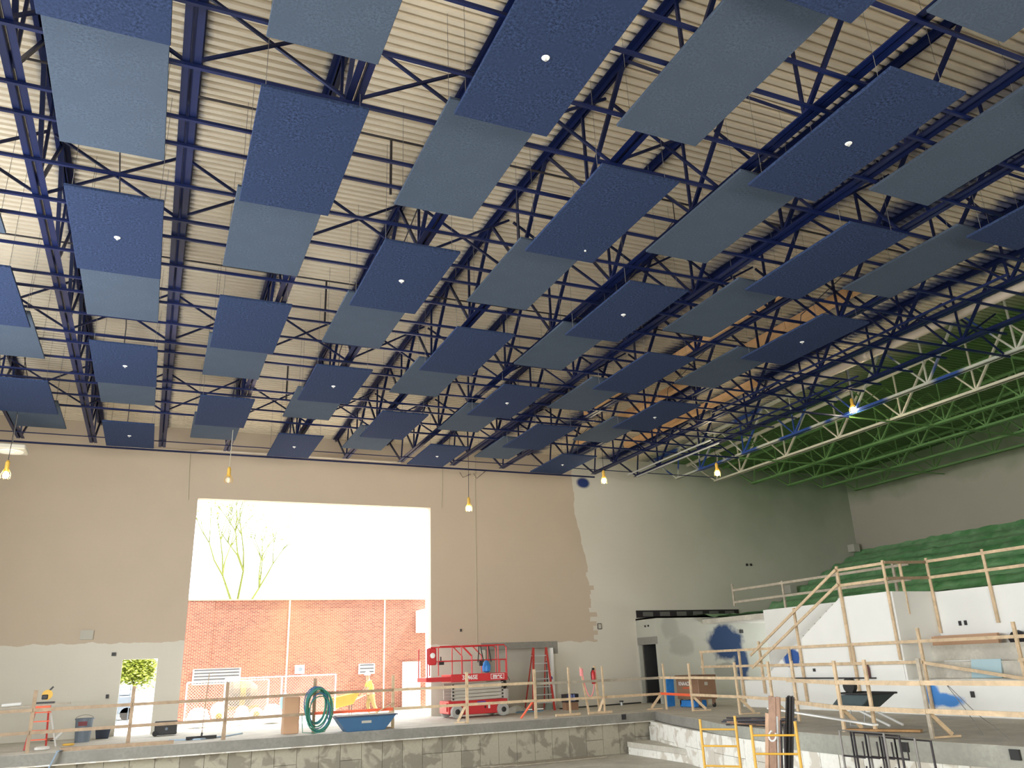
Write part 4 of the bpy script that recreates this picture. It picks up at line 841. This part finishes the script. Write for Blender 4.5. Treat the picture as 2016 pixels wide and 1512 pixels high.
# ------------------------------------------------------------------ outside
struct('floor_yard', MB().box((-40, YF+T, -.25), (60, 90, -.04)), CONC_E)
bw = thing('brick_building', 'red brick building across the yard seen through the big opening', 'building', (6, 42.3, 0))
wpart('wall', MB().box((1.15, 42.0, -.1), (13.25, 46, 5.27)), BRICK, bw); wpart('coping', MB().box((1.1, 41.96, 5.27), (13.3, 46, 5.34)), plain('coping', (.5, .28, .22)), bw)
wpart('pilaster', MB().box((1.15, 41.97, -.1), (2.75, 42.0, 5.25)), BRICK, bw)
for px in (565, 756): p = Yp(px, 1300, 42); wpart('joint', MB().box((p.x-.035, 41.985, 0), (p.x+.035, 42.01, 5.3)), plain('joint_sealant', (.85, .75, .5)), bw)
def louvre(px0, py0, px1, py1, n):
    a, b = Yp(px0, py0, 41.98), Yp(px1, py1, 41.98); f = wpart('vent_frame', MB().box((a.x, 41.9, b.z), (b.x, 41.99, a.z)), PLASTIC_W, bw)
    for i in range(n):
        z = b.z+(a.z-b.z)*(i+.5)/n; wpart('slat', MB().box((a.x+.06, 41.86, z-.02), (b.x-.06, 41.9, z+.045)), plain('slat_grey%d%d' % (px0, i), (.07, .075, .09)), f)
louvre(380, 1318, 472, 1345, 5); louvre(706, 1307, 737, 1326, 3)
p = Yp(590, 1318, 41.9); f = wpart('meter_panel', MB().box((p.x-.22, 41.85, p.z-.2), (p.x+.22, 41.99, p.z+.2)), PLASTIC_W, bw); wpart('dial', MB().lathe([(.02, -.02), (.1, -.02), (.1, 0)], (p.x+.02, 41.85, p.z), 14, 'y'), GREYBIN, f)
f = wpart('side_door', MB().box((12.0, 41.8, 0), (12.9, 41.99, 2.2)), PLASTIC_W, bw); wpart('pane', MB().box((12.2, 41.77, .3), (12.5, 41.8, 1.6)), GLASS, f)
single('awning', MB().box((12.7, 39.8, 3.6), (15, 41.95, 4.7)), PLASTIC_W, 'white box canopy at the right end of the brick building', 'canopy')
# chain-link fence panels
def chain(name, lab, p0, p1, h, step=.12):
    a, b = Vector(p0), Vector(p1); L_ = (b-a).length; t = thing(name, lab, 'fence', tuple(a), 'chain-link fence panels'); d = (b-a)/L_
    for q in (0, L_/2, L_): wpart('post', MB().tube([a+d*q, a+d*q+Vector((0, 0, h))], .03, 6), PLASTIC_W, t)
    for z in (.08, h): wpart('rail', MB().tube([a+Vector((0, 0, z)), b+Vector((0, 0, z))], .022, 6), PLASTIC_W, t)
    m = MB(); n = int((L_+h)/step)
    for i in range(n):
        s = i*step-h
        for sg in (1, -1):
            q0, q1 = max(0, s), min(L_, s+h)
            if q1 > q0:
                z0, z1 = (q0-s, q1-s); 
                if sg < 0: z0, z1 = h-z0, h-z1
                m.bar(a+d*q0+Vector((0, 0, z0)), a+d*q1+Vector((0, 0, z1)), .008, .008)
    o = wpart('mesh', m, ALU, t); o['kind'] = 'stuff'
chain('chain_link_panel', 'white framed chain-link fence panel at the left of the yard', (1.65, 37.7, 0), (4.9, 37.7, 0), 1.65)
chain('chain_link_panel', 'white framed chain-link fence panel in the middle of the yard', (3.1, 37.2, 0), (7.65, 37.2, 0), 1.75)
# mixer
t = thing('concrete_mixer', 'white and yellow towed concrete mixer in the yard behind the fence', 'mixer', (3.4, 38.6, 0))
MX = -2.0
wpart('drum', MB().lathe([(.35, -.6), (.5, -.4), (.5, .3), (.3, .6)], (5.9+MX, 38.4, 1.15), 16, 'x'), plain('mixer_tan', (.16, .10, .06)), t); wpart('top_band', MB().lathe([(.5, -.12), (.54, -.1), (.54, .1), (.5, .12)], (5.9+MX, 38.4, 1.15), 16, 'x'), YARDY, t)
wpart('frame', MB().box((5.0+MX, 38.2, .5), (6.6+MX, 38.6, .62)), YARDY, t); wpart('fender', MB().lathe([(.3, -.12), (.34, -.1), (.34, .1), (.3, .12)], (5.0+MX, 38.1, .5), 16, 'y'), PLASTIC_W, t)
for x in (5.0+MX, 6.5+MX): w = wpart('wheel', MB().lathe([(.12, -.08), (.28, -.08), (.28, .08), (.12, .08)], (x, 38.0, .28), 18, 'y'), TYRE, t); wpart('hub', MB().lathe([(.02, -.02), (.12, 0), (.12, .03)], (x, 37.9, .28), 12, 'y'), YARDY, w)
for i, (x, y, s) in enumerate(((2.1, 36.5, .45), (3.75, 36.4, .3), (4.95, 36.5, .42))): single('sand_bag', MB().lathe([(s, 0), (s*1.05, .25), (s*.7, .62), (s*.2, .7)], (x, y, 0), 9), BAG, ['large white bag heap at the left of the yard', 'white bag heap in front of the mixer wheel', 'white bag heap right of the mixer'][i], 'bag', 'white bags in the yard', smooth=True)
single('blue_blob', MB().lathe([(.16, .5), (.2, .75), (.14, 1.0), (.04, 1.1)], (5.35, 36.0, 0), 9), plain('pale_cyan', (.2, .6, .85)), 'pale blue plastic bag hanging in the yard', 'bag', smooth=True)
# yard wheelbarrow
wb = thing('yard_wheelbarrow', 'yellow wheelbarrow pushed by the worker in the yard', 'wheelbarrow', (8.2, 37.5, 0))
BX = -.9
wpart('tray', MB().prism([(8.55+BX, 37.2, .35), (9.35+BX, 37.2, .5), (9.65+BX, 37.2, 1.0), (8.2+BX, 37.2, .75)], (0, .6, 0)), YARDY, wb, bevel=.02); wpart('wheel', MB().lathe([(.05, -.04), (.2, -.04), (.2, .04), (.05, .04)], (8.45+BX, 37.5, .2), 16, 'y'), BLACKR, wb)
for y in (37.25, 37.75): wpart('handle', MB().tube([(8.5+BX, y, .3), (9.9+BX, y, .85)], .02, 6), WOOD, wb); wpart('leg', MB().tube([(9.3+BX, y, .5), (9.3+BX, y, 0)], .018, 6), BLACK, wb)
# worker
def skin_body(name, joints, edges, mat, parent):
    me = bpy.data.meshes.new(name); me.from_pydata([j[0] for j in joints], edges, []); me.materials.append(mat)
    o = ob(name, me, parent); md = o.modifiers.new('skin', 'SKIN'); sv = me.skin_vertices[0].data
    for i, j in enumerate(joints): sv[i].radius = (j[1], j[1]*(j[2] if len(j) > 2 else 1))
    sv[0].use_root = True; s = o.modifiers.new('sub', 'SUBSURF'); s.levels = 1; s.render_levels = 2
    for p_ in me.polygons: p_.use_smooth = True
    return o
pw = thing('person', 'worker in a white helmet and yellow top pushing the yellow wheelbarrow', 'person', (9.3, 37.5, -.04))
J = [((0, 0, .95), .15), ((-.03, 0, 1.15), .15), ((-.1, 0, 1.38), .17), ((-.14, 0, 1.5), .07), ((-.17, 0, 1.62), .1), ((-.18, 0, 1.7), .095),
     ((-.1, .19, 1.42), .07), ((-.2, .24, 1.15), .05), ((-.42, .24, .95), .04), ((-.1, -.19, 1.42), .07), ((-.2, -.24, 1.15), .05), ((-.42, -.24, .95), .04),
     ((.02, .1, .86), .1), ((-.12, .12, .5), .07), ((-.02, .12, .08), .045), ((-.17, .12, .04), .035), ((.02, -.1, .86), .1), ((.1, -.12, .48), .07), ((.28, -.12, .1), .045), ((.14, -.12, .04), .035)]
EJ = [(0,1),(1,2),(2,3),(3,4),(4,5),(2,6),(6,7),(7,8),(2,9),(9,10),(10,11),(0,12),(12,13),(13,14),(14,15),(0,16),(16,17),(17,18),(18,19)]
skin_body('body', J, EJ, SKIN, pw)
skin_body('hi_vis_top', [((0, 0, .93), .175), ((-.03, 0, 1.15), .175), ((-.1, 0, 1.39), .19), ((-.1, .2, 1.42), .09), ((-.19, .25, 1.18), .07), ((-.1, -.2, 1.42), .09), ((-.19, -.25, 1.18), .07)], [(0,1),(1,2),(2,3),(3,4),(2,5),(5,6)], HIVIS, pw)
skin_body('trousers', [((0, 0, .96), .17), ((.02, .1, .84), .12), ((-.12, .12, .5), .09), ((-.03, .12, .14), .07), ((.02, -.1, .84), .12), ((.1, -.12, .48), .09), ((.26, -.12, .15), .07)], [(0,1),(1,2),(2,3),(0,4),(4,5),(5,6)], TROUSERS, pw)
part('helmet', MB().lathe([(.16, 1.69), (.13, 1.7), (.13, 1.78), (.08, 1.84), (.02, 1.86)], (-.18, 0, 0), 16), HELMET, pw, smooth=True)
m = MB()
for s in (-1, 1):
    for k in range(5):
        L_ = (.045, .07, .075, .07, .055)[k]; yy = s*.24+(k-2)*.02
        if k == 0: m.tube([(-.43, yy, .93), (-.44, s*.24-s*.06, .9), (-.46, s*.24-s*.05, .88)], .011, 5)
        else: m.tube([(-.44, yy, .94), (-.44-L_*.7, yy, .92), (-.44-L_*.6, yy, .88)], .01, 5)
part('fingers', m, SKIN, pw)
part('face', MB().lathe([(.012, 0), (.018, .03), (.01, .06)], (-.285, 0, 1.6), 8).box((-.275, -.045, 1.66), (-.265, -.02, 1.675)).box((-.275, .02, 1.66), (-.265, .045, 1.675)).box((-.272, -.025, 1.565), (-.262, .025, 1.573)), plain('face_detail', (.2, .09, .07)), pw)
# trees
def tree(name, lab, base, h, spread, leafn, seed, trunk=.14):
    rnd = random.Random(seed); t = thing(name, lab, 'tree', base, 'trees beyond the yard'); m = MB(); tips = []
    def grow(p, d, L_, r, n):
        q = p+d*L_; m.tube([p, p+d*L_*.5+Vector((rnd.uniform(-.05, .05),)*3)*L_, q], [r, r*.8, r*.6], 5)
        if n == 0: tips.append(q); return
        for _ in range(3):
            dd = (d+Vector((rnd.uniform(-1, 1), rnd.uniform(-1, 1), rnd.uniform(-.2, .7)))*spread).normalized(); grow(q, dd, L_*rnd.uniform(.6, .8), r*.6, n-1)
    grow(Vector((0, 0, 0)), Vector((0, 0, 1)), h, trunk, 4); part('trunk', m, BARK, t)
    lf = MB()
    for _ in range(leafn):
        c = rnd.choice(tips)+Vector((rnd.gauss(0, .4), rnd.gauss(0, .4), rnd.gauss(0, .35))); a, b_ = rnd.uniform(0, 6.3), rnd.uniform(.06, .13)
        u = Vector((math.cos(a), math.sin(a), rnd.uniform(-.5, .5)))*b_; v = Vector((-math.sin(a), math.cos(a), rnd.uniform(-.8, .8)))*b_*.6
        lf.quad(c-u, c+v, c+u, c-v)
    o = part('foliage', lf, FOL, t); o['kind'] = 'stuff'
tree('tree', 'sparse budding tree rising beyond the brick building at the left', (5.6, 62, 0), 5.2, .62, 500, 3, .2)
tree('tree', 'leafy yellow-green tree seen through the top of the doorway', (-.5, 52, 0), .95, .9, 6500, 11, .12)
# things seen through the doorway
t = thing('road_barrier', 'white barrier and post seen through the doorway', 'barrier', (-.9, 44, 0))
for i in range(4): wpart('picket', MB().box((-1.9+.45*i, 44, 0), (-1.86+.45*i, 44.04, 1.5)), GREYBIN, t)
wpart('rail', MB().box((-2.0, 43.98, 1.3), (-.3, 44.02, 1.36)), ALU, t)
t = thing('parked_van', 'grey van parked beyond the doorway', 'van', (-1.2, 48, -.04))
part('body', MB().box((-1.0, -1, .3), (.9, 1, 1.15)).box((-.7, -.9, 1.15), (.7, .9, 1.65)), GREYBIN, t, bevel=.06); part('window', MB().box((-.6, -.93, 1.2), (.6, -.9, 1.55)), GLASS, t)
for x in (-.65, .55):
    for y in (-.9, .9): part('wheel', MB().lathe([(.1, -.1), (.3, -.1), (.3, .1), (.1, .1)], (x, y, .3), 16, 'y'), BLACKR, t)
